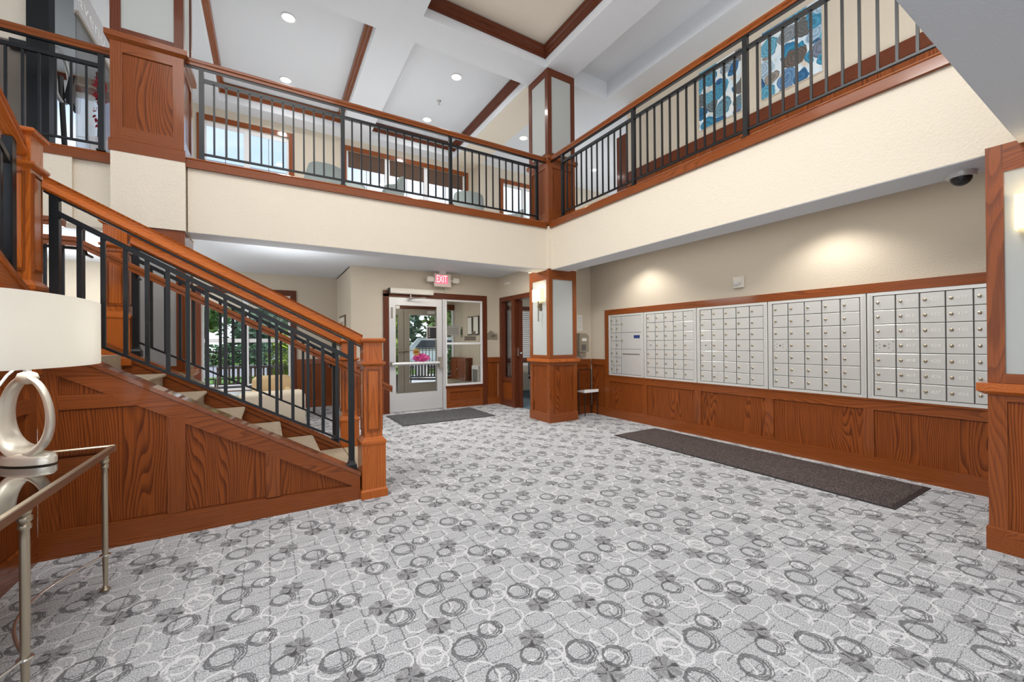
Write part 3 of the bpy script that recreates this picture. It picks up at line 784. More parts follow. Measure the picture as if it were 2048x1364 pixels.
def put(me, name, parent, loc):
    o = bpy.data.objects.new(name, me); COL.objects.link(o); o.parent = parent; o.location = loc
    return o
for ui, (ya, yb, kind) in enumerate(UNITS):
    t = thing('mailbox_unit', MLAB[ui], 'mailbox', (fx - .005, (ya + yb) / 2, .707), 'mailbox units set in the right wall')
    L0 = LOC[t.name]
    yc = (ya + yb) / 2
    box('back_plate', M['gap'], fx, fx - .012, yb, ya, .707, 1.713, t)
    fw = .042
    for a0, a1, z0, z1 in ((yb, yb + fw, .707, 1.713), (ya - fw, ya, .707, 1.713)):
        box('frame_side', M['mailframe'], fx - .012, fx - .03, a0, a1, z0, z1, t)
        box('hinge_strip', M['mail'], fx - .03, fx - .034, (a0 + a1) / 2 - .009, (a0 + a1) / 2 + .009, z0 + .02, z1 - .02, t)
    box('frame_top', M['mailframe'], fx - .012, fx - .03, yb + fw, ya - fw, 1.683, 1.713, t)
    box('frame_bottom', M['mailframe'], fx - .012, fx - .03, yb + fw, ya - fw, .707, .735, t)
    i0, i1 = yb + fw + .003, ya - fw - .003           # doors between, columns run from far (left) to near (right)
    z0, z1 = .738, 1.680
    H = (z1 - z0) / 7
    def add_door(y0, y1, zz0, zz1, lock=True, num=None):
        dw, dh = y1 - y0 - .009, zz1 - zz0 - .005
        o = put(door_mesh(dw, dh), 'door', t, Vector((fx - .018, (y0 + y1) / 2, zz0 + .0025)) - L0)
        if lock: put(LOCKM, 'lock', o, (-.009, dw / 2 - .030, dh * .52))
        if num:
            LOC[o.name] = Vector((0, 0, 0))
            text(num, 'number', M['digit'], o, (-.0092, -dw * .12, dh * .52), (0, -1, 0), (0, 0, 1), .042)
        return o
    if kind == 'parcel':
        cw = .115
        for c in range(2):
            for r_ in range(7):
                y1 = i1 - c * cw; zz = z1 - (r_ + 1) * H
                o = add_door(y1 - cw, y1, zz, zz + H, not (c == 0 and r_ == 3))
        ye = i1 - 2 * cw
        for a, b_, slot in ((z1 - 2 * H, z1, 0), (z1 - 4 * H, z1 - 2 * H, 1), (z0, z1 - 4 * H, 2)):
            o = add_door(i0, ye, a, b_, slot < 2)
            LOC[o.name] = LOC[t.name] + Vector(o.location)
            if slot == 1:
                box('label_plate', M['navy'], fx - .026, fx - .029, i0 + .03, i0 + .15, a + .175, a + .225, o)
            if slot == 2:
                box('mail_slot', M['gap'], fx - .026, fx - .029, i0 + .035, ye - .035, b_ - .085, b_ - .068, o)
    else:
        cw = (i1 - i0) / 5
        for c in range(5):
            for r_ in range(7):
                y1 = i1 - c * cw; zz = z1 - (r_ + 1) * H
                master = (c == 0 and r_ == 3)
                num = str(400 + c * 7 + r_ + 7) if (ui == 4 and 1 <= c <= 3) else None
                o = add_door(y1 - cw, y1, zz, zz + H, not master, num)
                if master:
                    LOC[o.name] = LOC[t.name] + Vector(o.location)
                    m = MB()
                    for dy, dz in ((-.06, .02), (.06, .02), (-.06, .105), (.06, .105), (-.03, .045), (-.03, .08), (.035, .045), (.035, .08), (.06, .065)):
                        m.box(fx - .026, fx - .029, y1 - cw / 2 + dy - .004, y1 - cw / 2 + dy + .004, zz + dz, zz + dz + .007)
                    m.build('rivets', M['gap'], o)
                    MB().box(fx - .026, fx - .031, y1 - cw / 2 - .009, y1 - cw / 2 + .009, zz + .06, zz + .076).build('keyhole', M['gap'], o)

# alarm strobe on the mail wall
t = thing('alarm_strobe', 'small square alarm strobe on beige wall above mailboxes', 'alarm', (4.958, 2.82, 1.92))
box('plate', M['offwhite'], 4.959, 4.935, 2.755, 2.885, 1.915, 2.05, t, bevel=.004)
box('lens', M['alu'], 4.935, 4.915, 2.80, 2.87, 1.95, 1.985, t, bevel=.006)
MB().tube([(4.932, 2.78, 2.035), (4.918, 2.78, 2.02), (4.918, 2.785, 1.975), (4.93, 2.80, 1.965)], .004, 6).build('bracket', M['offwhite'], t)

# ------------------------------------------------------------------ mats
def floor_mat(name, label, x0, x1, y0, y1, mat, edge=.03):
    t = thing(name, label, 'mat', ((x0 + x1) / 2, (y0 + y1) / 2, 0.001))
    MB().prism([(x0, y0, .001), (x1, y0, .001), (x1, y1, .001), (x0, y1, .001)], (0, 0, .006)).build('rubber_border', M['rubber'], t)
    MB().sq((x0 + x1) / 2, (y0 + y1) / 2, [(((x1 - x0) / 2 - edge, (y1 - y0) / 2 - edge), .007), (((x1 - x0) / 2 - edge - .006, (y1 - y0) / 2 - edge - .006), .013)]).build('pile', mat, t)
floor_mat('runner_mat', 'long dark brown runner mat on carpet below the mailboxes', 3.985, 4.81, 1.12, 3.98, M['mat_brown'])
floor_mat('entrance_mat', 'grey entrance mat on carpet at the glass door', 1.75, 3.36, 6.15, 7.18, M['mat_grey'], .02)

# ------------------------------------------------------------------ entrance door and sidelight
er = sroot('trim_door_casing', (2.8, 7.40, 0))
PE.b('jamb', wd('dark', 'z'), 1.76, 1.86, 0, 2.16, -.12, .03, er)
PE.b('head', wd('dark', 'x'), 1.76, 3.84, 2.115, 2.22, -.02, .03, er)
PE.b('jamb', wd('dark', 'z'), 3.745, 3.84, .40, 2.115, -.12, .03, er)
PE.b('jamb', wd('dark', 'z'), 3.745, 3.84, 0, .40, -.02, .03, er)
PE.b('sill', wd('dark', 'x'), 2.93, 3.745, .38, .43, -.02, .03, er)
PE.b('mullion', M['alu'], 2.885, 2.945, 0.43, 2.115, -.08, .012, er)
PE.b('mullion', M['alu'], 2.885, 2.945, 0, .43, -.08, .026, er)
t = thing('door_1', 'silver framed glass entrance door with push bar', 'door', (2.37, 7.40, 0)); t['kind'] = 'structure'
dy0, dy1 = 7.405, 7.45
def dbx(n, m, a0, a1, z0, z1, y0=dy0, y1=dy1, p=None, bevel=0): return box(n, m, a0, a1, y0, y1, z0, z1, p or t, bevel=bevel)
dbx('stile', M['alu'], 1.865, 1.985, .02, 2.105); dbx('stile', M['alu'], 2.775, 2.875, .02, 2.105)
dbx('top_rail', M['alu'], 1.985, 2.775, 1.965, 2.105); dbx('bottom_rail', M['alu'], 1.985, 2.775, .02, .345)
dbx('glass', M['glass'], 1.985, 2.775, .345, 1.965, 7.425, 7.431)
dbx('threshold', M['steel'], 1.87, 2.87, 0, .018, 7.39, 7.46)
pb = MB().tube([(1.90, 7.345, .89), (2.80, 7.345, .89)], .030, 10).build('push_bar', M['alu'], t, smooth=True)
box('bar_bracket', M['taupe'], 1.885, 1.935, 7.33, 7.405, .85, .93, pb); box('bar_bracket', M['taupe'], 2.79, 2.86, 7.32, 7.405, .80, 1.0, pb)
dbx('hinge_plate', M['taupe'], 1.90, 1.935, 1.72, 1.92, 7.398, 7.405)
dbx('wall_tag', M['offwhite'], 1.99, 2.06, 1.90, 1.955, 7.40, 7.42)
# stickers on the door glass
t2 = thing('door_sign', 'black sign with white lines stuck on the entrance door glass', 'sign', (2.68, 7.42, 1.36))
box('board', M['sign_dark'], 2.59, 2.765, 7.418, 7.423, 1.355, 1.565, t2); box('border', M['ink'], 2.575, 2.775, 7.4232, 7.4245, 1.34, 1.58, t2)
for k in range(5): box('print_line', M['ink'], 2.61, 2.635, 7.4165, 7.418, 1.385 + k * .035, 1.397 + k * .035, t2)
t2 = thing('door_sticker', 'round amber sticker on the entrance door glass', 'sticker', (2.37, 7.42, 1.03))
m = MB().rings([[(2.37 + .062 * math.cos(a), y, 1.10 + .066 * math.sin(a)) for a in [2 * math.pi * k / 24 for k in range(24)]] for y in (7.424, 7.419)]).build('disc', M['amber'], t2)
m = MB().rings([[(2.37 + .045 * math.cos(a), y, 1.10 + .018 * math.sin(a)) for a in [2 * math.pi * k / 24 for k in range(24)]] for y in (7.419, 7.417)]).build('print', M['amber_in'], t2)
# sidelight
w = sroot('window_4', (3.34, 7.41, .43))
for a0, a1, z0, z1 in ((2.945, 2.975, .43, 2.115), (3.715, 3.745, .43, 2.115), (2.975, 3.715, .43, .465), (2.975, 3.715, 2.08, 2.115), (2.975, 3.715, 1.235, 1.275)):
    box('frame', M['white'], a0, a1, 7.40, 7.45, z0, z1, w)
box('pane', M['glass'], 2.975, 3.715, 7.424, 7.43, .465, 1.235, w); box('pane', M['glass'], 2.975, 3.715, 7.424, 7.43, 1.275, 2.08, w)
for (lab, a0, a1, z0, z1, mat, mi) in (('larger grey notice on the sidelight glass beside the entrance door', 2.99, 3.235, 1.415, 1.605, M['sign_grey'], M['ink_dark']),
                                       ('wide brown notice low on the sidelight glass, right of the grey notice', 3.355, 3.605, 1.31, 1.40, M['sign_brown'], M['ink_dark']),
                                       ('small square brown notice near right edge of the sidelight glass', 3.52, 3.60, 1.415, 1.50, M['sign_brown'], M['ink_dark'])):
    t2 = thing('window_notice', lab, 'notice', ((a0 + a1) / 2, 7.42, z0))
    box('sheet', mat, a0, a1, 7.420, 7.4235, z0, z1, t2)
    for k in range(3): box('print_line', mi, a0 + .02, a1 - .02, 7.418, 7.420, z0 + (z1 - z0) * (.25 + .22 * k), z0 + (z1 - z0) * (.25 + .22 * k) + .006, t2)
# automatic opener above the door
t = thing('door_opener', 'white automatic door opener box above the entrance door', 'door opener', (2.25, 7.38, 2.17))
box('housing', M['offwhite'], 1.86, 2.665, 7.27, 7.37, 2.165, 2.262, t, bevel=.008); box('end_cap', M['rubber'], 1.84, 1.86, 7.275, 7.37, 2.165, 2.26, t)
MB().tube([(2.24, 7.32, 2.165), (2.24, 7.32, 2.09)], .012).build('spindle', M['steel'], t)
a = MB().tube([(2.24, 7.32, 2.085), (2.46, 7.20, 2.10), (2.52, 7.26, 2.10)], .010).build('arm', M['steel'], t)
MB().lathe(2.24, 7.32, [(.03, 2.07), (.034, 2.08), (.03, 2.095)], 12).build('hub', M['taupe'], a)
# exit sign
t = thing('exit_sign', 'lit EXIT sign with two emergency lamp heads above the entrance', 'exit sign', (2.84, 7.24, 2.32))
box('case', M['pinkface'], 2.66, 2.995, 7.215, 7.26, 2.325, 2.575, t, bevel=.01)
box('letter_panel', M['exitred'], 2.685, 2.925, 7.2125, 7.2155, 2.385, 2.545, t)
text('EXIT', 'letters', M['exitwhite'], t, (2.805, 7.2118, 2.465), (1, 0, 0), (0, 0, 1), .19, .205)
box('mount', M['white'], 2.77, 2.88, 7.20, 7.27, 2.575, 2.619, t)
for cx, rz in ((2.585, .25), (3.09, -.2)):
    o = MB().sq(cx, 7.23, [((.05, .03), 2.41), ((.062, .035), 2.425), ((.062, .035), 2.49), ((.05, .03), 2.505)]).build('lamp_head', M['offwhite'], t)
    box('neck', M['offwhite'], cx + (.05 if cx < 2.8 else -.05), (2.665 if cx < 2.8 else 2.99), 7.225, 7.24, 2.44, 2.46, o)
m = MB().tube([(2.94, 7.385, 2.325), (2.94, 7.385, 2.235), (2.67, 7.385, 2.235)], .009, 6).build('conduit', M['offwhite'], t)
# plaque right of the door
t = thing('wall_plaque', 'small house-shaped bronze plaque on wall right of the entrance', 'plaque', (3.97, 7.398, 1.33))
MB().prism([(3.86, 7.399, 1.335), (4.085, 7.399, 1.335), (4.085, 7.399, 1.45), (4.03, 7.399, 1.45), (3.95, 7.399, 1.51), (3.92, 7.399, 1.51), (3.85, 7.399, 1.45), (3.86, 7.399, 1.44)], (0, -.012, 0)).build('plate', M['sign_tan'], t)
box('lettering', M['ink_dark'], 3.93, 4.03, 7.384, 7.387, 1.385, 1.40, t)
box('lettering', M['ink_dark'], 3.95, 4.05, 7.384, 7.387, 1.41, 1.422, t)

# ------------------------------------------------------------------ vestibule content and outer door
OY = 9.70
w = sroot('door_2', (3.2, OY, 0))
for a0, a1, z0, z1 in ((2.35, 2.50, 0, 2.2), (2.66, 2.79, 0, 2.2), (2.50, 2.66, 0, .10), (2.50, 2.66, 1.95, 2.2)):
    box('frame', M['taupe'], a0, a1, OY, OY + .06, z0, z1, w)
box('pane', M['glass'], 2.50, 2.66, OY + .02, OY + .026, .10, 1.95, w)
o = box('stile', M['taupe'], 2.80, 2.93, OY - .01, OY + .04, .03, 2.1, w); box('stile', M['taupe'], 3.60, 3.70, OY - .01, OY + .04, .03, 2.1, w)
box('top_rail', M['taupe'], 2.93, 3.60, OY - .01, OY + .04, 1.95, 2.1, w); box('bottom_rail', M['taupe'], 2.93, 3.60, OY - .01, OY + .04, .03, .30, w)
box('pane', M['glass'], 2.93, 3.60, OY + .012, OY + .018, .30, 1.95, w)
box('push_bar', M['taupe'], 2.55, 3.62, OY - .05, OY - .03, 1.08, 1.10, w)
box('closer', M['alu'], 3.38, 3.56, OY - .05, OY - .01, 1.98, 2.06, w)
box('head', wd('dark', 'x'), 2.35, 4.10, OY - .03, OY, 2.10, 2.24, w)
w = sroot('window_5', (3.95, OY, .42))
for a0, a1 in ((3.72, 3.80), (4.05, 4.09)): box('frame', M['white'] if a0 > 4 else M['taupe'], a0, a1, OY, OY + .06, .42, 2.2, w)
box('pane', M['glass'], 3.80, 4.05, OY + .02, OY + .026, .42, 2.2, w)
box('sill', wd('dark', 'x'), 3.72, 4.09, OY - .02, OY, .36, .42, w)
t = thing('wall_cabinet', 'brown wall cabinet with two raised panel doors in the vestibule', 'cabinet', (4.0, 9.0, .38))
box('body', wd('dark', 'z'), 3.94, 4.098, 8.62, 9.50, .375, .91, t)
for a0, a1 in ((8.63, 9.06), (9.07, 9.49)):
    o = box('door', wd('frame', 'z'), 3.915, 3.94, a0, a1, .385, .90, t)
    box('door_panel', wd('panel', 'z'), 3.905, 3.915, a0 + .06, a1 - .06, .45, .84, o)
    MB().lathe(3.90, (9.055 if a0 < 9 else 9.075), [(.004, .62), (.012, .625), (.012, .64), (.004, .645)], 8).build('knob', M['brass'], o)
for i, (y, lab) in enumerate(((8.72, 'left framed notice on the vestibule wall'), (8.38, 'right framed notice on the vestibule wall'))):
    t = thing('framed_notice', lab, 'picture', (4.09, y, 1.45))
    box('frame', M['sign_dark'], 4.075, 4.099, y - .13, y + .13, 1.45, 1.88, t); box('sheet', M['paper'], 4.072, 4.075, y - .11, y + .11, 1.47, 1.86, t)
t = thing('intercom', 'small steel intercom panel on the vestibule wall', 'intercom', (4.09, 9.2, 1.40))
box('plate', M['steel'], 4.08, 4.099, 9.14, 9.26, 1.40, 1.66, t); box('speaker', M['sign_dark'], 4.076, 4.08, 9.17, 9.23, 1.46, 1.60, t)
t = thing('wall_heater', 'white louvred wall heater low in the vestibule', 'heater', (4.05, 8.35, .1))
box('case', M['white'], 4.03, 4.099, 8.18, 8.52, .12, .74, t)
for k in range(6): box('louvre', M['sign_grey'], 4.022, 4.03, 8.22 + k * .045, 8.245 + k * .045, .2, .66, t)

# ------------------------------------------------------------------ office doorway (right of entrance)
w = sroot('trim_office_casing', (4.1, 6.7, 0))
PO.b('head', wd('dark', 'y'), 6.05, 7.26, 2.09, 2.18, -.1, .03, w)
PO.b('jamb', wd('dark', 'z'), 7.17, 7.26, 0, 2.09, -.1, .03, w); PO.b('jamb', wd('dark', 'z'), 6.68, 6.79, 0, 2.09, -.1, .03, w)
PO.b('jamb', wd('dark', 'z'), 6.05, 6.12, 0, 2.09, -.1, .03, w)
PO.b('bottom_rail', wd('dark', 'y'), 6.79, 7.17, 0, .13, -.1, .02, w); PO.b('sill', wd('dark', 'y'), 6.79, 7.17, .50, .57, -.1, .026, w)
PO.b('panel', wd('panel', 'z'), 6.79, 7.17, .13, .50, -.06, .0, w)
PO.b('pane', M['polyglass'], 6.79, 7.17, .57, 2.09, -.06, -.054, w)
for i, (z0, z1, lab) in enumerate(((.60, .95, 'lower paper notice taped inside the office sidelight'), (1.22, 1.55, 'upper paper notice taped inside the office sidelight'))):
    tag(box('paper_notice', M['paper'], 4.17, 4.173, 6.80, 7.0, z0, z1), lab, 'notice')
t = thing('door_3', 'dark maroon office door standing ajar beside the column', 'door', (4.21, 6.66, 0)); t['kind'] = 'structure'
MB().prism([(4.13, 6.60, .01), (4.21, 6.60, .01), (4.50, 7.40, .01), (4.46, 7.42, .01), (4.18, 6.66, .01)], (0, 0, 2.07)).build('leaf', wd('dark', 'z'), t)
box('lock_plate', M['steel'], 4.122, 4.13, 6.61, 6.655, 1.0, 1.16, t); MB().lathe(4.16, 6.58, [(.01, 1.04), (.022, 1.05), (.022, 1.07), (.01, 1.08)], 10).build('knob', M['steel'], t)
struct('wall_office_far', M['wall'], 4.2, 9, 8.95, 9.05, 0, 2.62)
struct('wall_office_right', M['wall'], 8.9, 9.0, 5.6, 9.05, 0, 2.62)
struct('floor_office', M['officeblue'], 4.2, 8.9, 5.62, 8.95, 0, .004)
w = sroot('window_6', (5.6, 8.94, .8))
box('frame', wd('dark', 'x'), 4.9, 7.2, 8.92, 8.95, .75, .85, w); box('frame', wd('dark', 'x'), 4.9, 7.2, 8.92, 8.95, 2.1, 2.2, w); box('frame', wd('dark', 'z'), 4.9, 5.0, 8.92, 8.95, .85, 2.1, w)
for k in range(24): box('slat', M['white'], 5.0, 7.2, 8.90, 8.925, .87 + k * .05, .905 + k * .05, w)
t = thing('office_chair', 'steel framed office chair seen through the office doorway', 'chair', (5.35, 7.55, 0))
for sx in (-.2, .2):
    MB().tube([(5.35 + sx, 7.33, .01), (5.35 + sx, 7.35, .66), (5.35 + sx, 7.75, .66), (5.35 + sx, 7.78, .01)], .012).build('leg', M['steel'], t)
MB().sq(5.35, 7.55, [((.22, .22), .42), ((.24, .23), .44), ((.24, .23), .47), ((.22, .22), .49)]).build('seat', M['sign_dark'], t)
MB().prism([(5.13, 7.78, .52), (5.57, 7.78, .52), (5.55, 7.82, .86), (5.15, 7.82, .86)], (0, .03, 0)).build('backrest', M['sign_dark'], t)
t = thing('office_desk', 'white desk seen through the office doorway', 'desk', (5.9, 8.3, 0))
box('top', M['white'], 5.0, 6.8, 8.0, 8.7, .70, .74, t)
for x in (5.05, 6.7):
    for y in (8.05, 8.65): box('leg', M['steel'], x, x + .04, y, y + .04, 0, .70, t)

# ------------------------------------------------------------------ small things on the wall behind the column
t = thing('mail_notice', 'pale notice sheet on wall just right of the column', 'notice', (4.72, 5.49, 1.46))
box('sheet', M['paper'], 4.64, 4.755, 5.494, 5.499, 1.46, 1.74, t)
for k in range(9): box('print_line', M['ink_dark'], 4.66, 4.74, 5.4925, 5.494, 1.49 + k * .026, 1.4935 + k * .026, t)
t = thing('suggestion_box', 'bronze house-shaped drop box on wall right of the column', 'box', (4.76, 5.45, 1.0))
MB().prism([(4.62, 5.499, 1.09), (4.83, 5.499, 1.09), (4.83, 5.499, 1.37), (4.775, 5.499, 1.415), (4.62, 5.499, 1.415)], (0, -.09, 0)).build('body', M['sign_tan'], t)
box('label_plate', M['paper'], 4.67, 4.775, 5.404, 5.409, 1.28, 1.33, t); box('slot', M['gap'], 4.66, 4.76, 5.404, 5.409, 1.12, 1.22, t); box('tray', M['sign_tan'], 4.64, 4.76, 5.43, 5.499, 1.02, 1.09, t)
t = thing('brochure_stand', 'thin black wire stand with white shelf beside the column', 'stand', (4.74, 5.36, 0))
for x in (4.60, 4.88):
    MB().tube([(x, 5.42, .005), (x, 5.42, .78)], .008, 6).build('upright', M['black'], t)
    MB().tube([(x, 5.26, .005), (x, 5.27, .43)], .008, 6).build('upright', M['black'], t)
MB().tube([(4.60, 5.42, .78), (4.88, 5.42, .78)], .008, 6).build('crossbar', M['black'], t)
s = box('shelf', M['white'], 4.58, 4.90, 5.25, 5.43, .40, .425, t); box('lip', M['white'], 4.58, 4.90, 5.25, 5.258, .425, .45, s)
box('brochure', M['photo'], 4.66, 4.80, 5.29, 5.41, .4255, .440, s)

# ------------------------------------------------------------------ domes, detectors, sprinkler, downlights
def dome(label, x, y, z, r):
    t = thing('security_camera', label, 'camera', (x, y, z))
    MB().lathe(x, y, [(r, z), (r, z - r * .35), (r * .9, z - r * .5)], 20).build('housing', M['alu'], t, smooth=True)
    MB().lathe(x, y, [(r * .72 * math.cos(a), z - r * .5 - r * .72 * math.sin(a)) for a in [i * math.pi / 2 / 6 for i in range(6)] + [1.55]], 18).build('dome', M['sign_dark'], t, smooth=True)
dome('grey dome security camera under the beam near the right column', 4.05, .78, 2.403, .075)
dome('small dark dome camera on ceiling behind the far column', 4.60, 5.30, 2.618, .06)
t = thing('smoke_detector', 'small white detector high on wall right of the entrance', 'detector', (4.09, 6.95, 2.44))
box('base', M['offwhite'], 4.085, 4.099, 6.88, 7.05, 2.41, 2.47, t); box('head', M['offwhite'], 4.055, 4.085, 6.90, 6.95, 2.42, 2.46, t, bevel=.005); box('head', M['offwhite'], 4.055, 4.085, 6.98, 7.03, 2.42, 2.46, t, bevel=.005)
t = thing('sprinkler', 'small steel fire sprinkler on the white coffered ceiling', 'sprinkler', (2.8, 7.28, 5.80))
MB().lathe(2.8, 7.28, [(.045, 5.869), (.04, 5.86), (.012, 5.855), (.012, 5.82), (.018, 5.815)], 12).build('body', M['steel'], t); MB().lathe(2.8, 7.28, [(.028, 5.79), (.028, 5.794)], 10).build('deflector', M['steel'], t)
DL = [(.265, 6.48, 5.87, 'nearer round ceiling downlight in the left lounge coffer'), (.28, 8.04, 5.87, 'farther round ceiling downlight in the left lounge coffer, just above the handrail'),
      (2.81, 6.47, 5.87, 'nearer round ceiling downlight in the right lounge coffer'), (2.82, 8.01, 5.87, 'farther round ceiling downlight in the right lounge coffer'),
      (4.62, 7.15, CZ, 'round downlight beside the upper column, above railing end'), (7.0, 7.6, CZ, 'round downlight right of upper column, seen between balusters')]
for x, y, z, lab in DL:
    t = thing('downlight', lab, 'ceiling light', (x, y, z - .012), 'round recessed ceiling lights')
    MB().rings([[(x + r_ * math.cos(2 * math.pi * k / 24), y + r_ * math.sin(2 * math.pi * k / 24), zz) for k in range(24)] for r_, zz in ((.095, z), (.095, z - .012), (.08, z - .012), (.08, z - .004))], caps=False).build('trim_ring', M['white'], t)
    MB().lathe(x, y, [(.08, z - .001), (.08, z - .006)], 24).build('lens', M['lens'], t)

# ------------------------------------------------------------------ windows (upper and lower)
def window(name, x0, x1, z0, z1, y, mull, meet=None, shade=None, casing='frame', cw=.095, shade_mat=None, grid=None):
    w = sroot(name, ((x0 + x1) / 2, y, z0))
    for a0, a1, b0, b1, ax in ((x0 - cw, x0, z0 - cw, z1 + cw, 'z'), (x1, x1 + cw, z0 - cw, z1 + cw, 'z'), (x0, x1, z1, z1 + cw, 'x'), (x0, x1, z0 - cw, z0, 'x')):
        box('casing', wd(casing, ax), a0, a1, y - .022, y, b0, b1, w)
    f = .035
    for a0, a1, b0, b1 in ((x0, x0 + f, z0, z1), (x1 - f, x1, z0, z1), (x0 + f, x1 - f, z0, z0 + f), (x0 + f, x1 - f, z1 - f, z1)):
        box('frame', M['white'], a0, a1, y + .03, y + .10, b0, b1, w)
    xs = [x0 + f] + [v for m_ in mull for v in (m_ - .05, m_ + .05)] + [x1 - f]
    for m_ in mull: box('mullion', M['white'], m_ - .05, m_ + .05, y + .03, y + .10, z0 + f, z1 - f, w)
    for i in range(0, len(xs), 2):
        a, b = xs[i], xs[i + 1]
        box('pane', M['glass'], a, b, y + .07, y + .074, z0 + f, z1 - f, w)
        if meet: box('meeting_rail', M['white'], a, b, y + .045, y + .095, meet - .035, meet + .035, w)
        if grid:
            g = MB(); n = grid[0]
            for k in range(1, n): g.box(a + (b - a) * k / n - .006, a + (b - a) * k / n + .006, y + .06, y + .068, z0 + f, z1 - f)
            for zz in grid[1]: g.box(a, b, y + .06, y + .068, zz - .006, zz + .006)
            g.build('muntin', M['taupe'], w)
        if shade: box('shade', shade_mat or M['shade_fab'], a + .005, b - .005, y + .02, y + .03, shade, z1 - .002, w)
    return w
window('window_1', G1[0], G1[1], G1[2], G1[3], 9.05, [-.33], shade=5.22, shade_mat=M['white'], grid=(2, [4.62]))
window('window_2', G2[0], G2[1], G2[2], G2[3], 9.05, [2.27, 3.16], shade=4.99, shade_mat=M['brownshade'], grid=(2, [4.50, 4.72]))
window('window_3', G3[0], G3[1], G3[2], G3[3], 8.70, [5.65], grid=(2, [4.4, 4.55]))
window('window_7', -1.03, 0.37, .42, 2.21, 9.05, [-.37], meet=1.34, shade=1.95, casing='dark', cw=.105)
window('window_8', -3.5, -1.7, 3.6, 5.45, 9.05, [-2.45], shade=5.25, shade_mat=M['white'], casing='dark')

# ------------------------------------------------------------------ paintings
for nm, y0, y1, mat, lab in (('a', 3.11, 3.74, M['canvas_a'], 'blue and brown abstract canvas, left of the two, on the upper corridor wall'), ('b', 2.17, 2.845, M['canvas_b'], 'blue abstract canvas with swirls, right of the two, on the upper corridor wall')):
    t = thing('painting', lab, 'painting', (5.58, (y0 + y1) / 2, 4.42), 'abstract canvases in the upper corridor')
    box('canvas', mat, 5.558, 5.565, y0, y1, 4.42, 5.28, t); box('stretcher', M['offwhite'], 5.565, 5.598, y0 + .005, y1 - .005, 4.425, 5.275, t)

# ------------------------------------------------------------------ staircase
YF, YB = 3.478, 4.62           # outer faces of near and far stringers
cap = lambda x: .222 + (.63 - x) * .603
st = thing('staircase', 'carpeted wooden staircase with panelled side rising to the left', 'staircase', (-.3, 4.05, 0))
for k in range(6):
    nx = .66 - .288 * k; z = .17 * (k + 1)
    m = MB(); x1 = nx - .288 - .02
    prof = [(x1, z - .17), (nx - .012, z - .17), (nx - .012, z - .035), (nx + .012, z - .022), (nx + .012, z - .008), (nx, z), (x1, z)]
    m.prism([(x, YF + .14, zz) for x, zz in prof], (0, YB - YF - .16, 0)); m.build('tread', M['stair_carpet'], st)
m = MB().prism([(x, 3.66, zz) for x, zz in [(.675, 0.001), (.80, 0.001), (.82, .14), (.82, .16), (.80, .17), (.675, .17)]], (0, .93, 0)).build('tread', M['stair_carpet'], st)
box('landing', M['stair_carpet'], -2.6, -1.06, 3.60, 4.62, 1.02, 1.19, st)
PN = Pl('y', 3.50, -1)
XL, XR = -1.165, .635
# near side: backing panels, stiles, rails
PN.poly('panel', wd('panel', 'z'), [(-1.08, .16), (-.575, .16), (-.575, .83), (-.66, .885), (-1.08, .885)], 0, .004, st)
PN.poly('panel', wd('panel', 'z'), [(-1.08, .97), (-.83, .97), (-1.08, 1.12)], 0, .004, st)
PN.poly('panel', wd('panel', 'z'), [(-.485, .15), (-.02, .15), (-.02, cap(-.02) - .14), (-.485, cap(-.485) - .13)], 0, .004, st)
PN.poly('panel', wd('panel', 'z'), [(.07, .14), (.60, .13), (.50, .18), (.07, cap(.07) - .14)], 0, .004, st)
PN.b('stile', wd('frame', 'z'), XL, -1.08, .155, cap(-1.1) - .12, 0, .022, st)
PN.poly('stile', wd('frame', 'z'), [(-.577, .15), (-.483, .15), (-.483, cap(-.483) - .125), (-.577, cap(-.577) - .125)], 0, .022, st)
PN.poly('stile', wd('frame', 'z'), [(-.021, .14), (.069, .14), (.069, cap(.069) - .13), (-.021, cap(-.021) - .13)], 0, .022, st)
PN.poly('mid_rail', wd('frame', 'x'), [(-1.08, .883), (-.655, .883), (-.83, .972), (-1.08, .972)], 0, .022, st)
PN.poly('base', wd('frame', 'x'), [(XL, 0), (XR, 0), (XR, .115), (XL, .165)], 0, .024, st)
PN.poly('stringer', wd('frame', 'x'), [(XR, cap(XR) - .03), (XL, cap(XL) - .03), (XL, cap(XL) - .165), (XR, cap(XR) - .135)], 0, .0235, st)
m = MB().prism([(XR + .005, YF - .006, cap(XR) - .03), (XR + .005, YF - .006, cap(XR)), (XR + .005, YF + .155, cap(XR)), (XR + .005, YF + .155, cap(XR) - .03)], (XL - XR, 0, cap(XL) - cap(XR)))
m.build('cap', wd('polish', 'x'), st)
MB().prism([(XR, 3.501, 0), (XL, 3.501, 0), (XL, 3.501, cap(XL) - .031), (XR, 3.501, cap(XR) - .031)], (0, .12, 0)).build('core', wd('panel', 'x'), st)
# far skirt and cap
MB().prism([(.66, YB, 0), (-1.15, YB, 0), (-1.15, YB, cap(-1.15) - .03), (.66, YB, cap(.66) - .03)], (0, .10, 0)).build('skirt', wd('frame', 'x'), st)
MB().prism([(.66, YB - .012, cap(.66) - .075), (-1.15, YB - .012, cap(-1.15) - .075), (-1.15, YB - .012, cap(-1.15) - .028), (.66, YB - .012, cap(.66) - .028)], (0, .013, 0)).build('moulding', wd('frame', 'x'), st)
MB().prism([(.66, YB - .025, cap(.66) - .028), (.66, YB - .025, cap(.66)), (.66, YB + .12, cap(.66)), (.66, YB + .12, cap(.66) - .028)], (-1.81, 0, cap(-1.15) - cap(.66))).build('cap', wd('polish', 'x'), st)
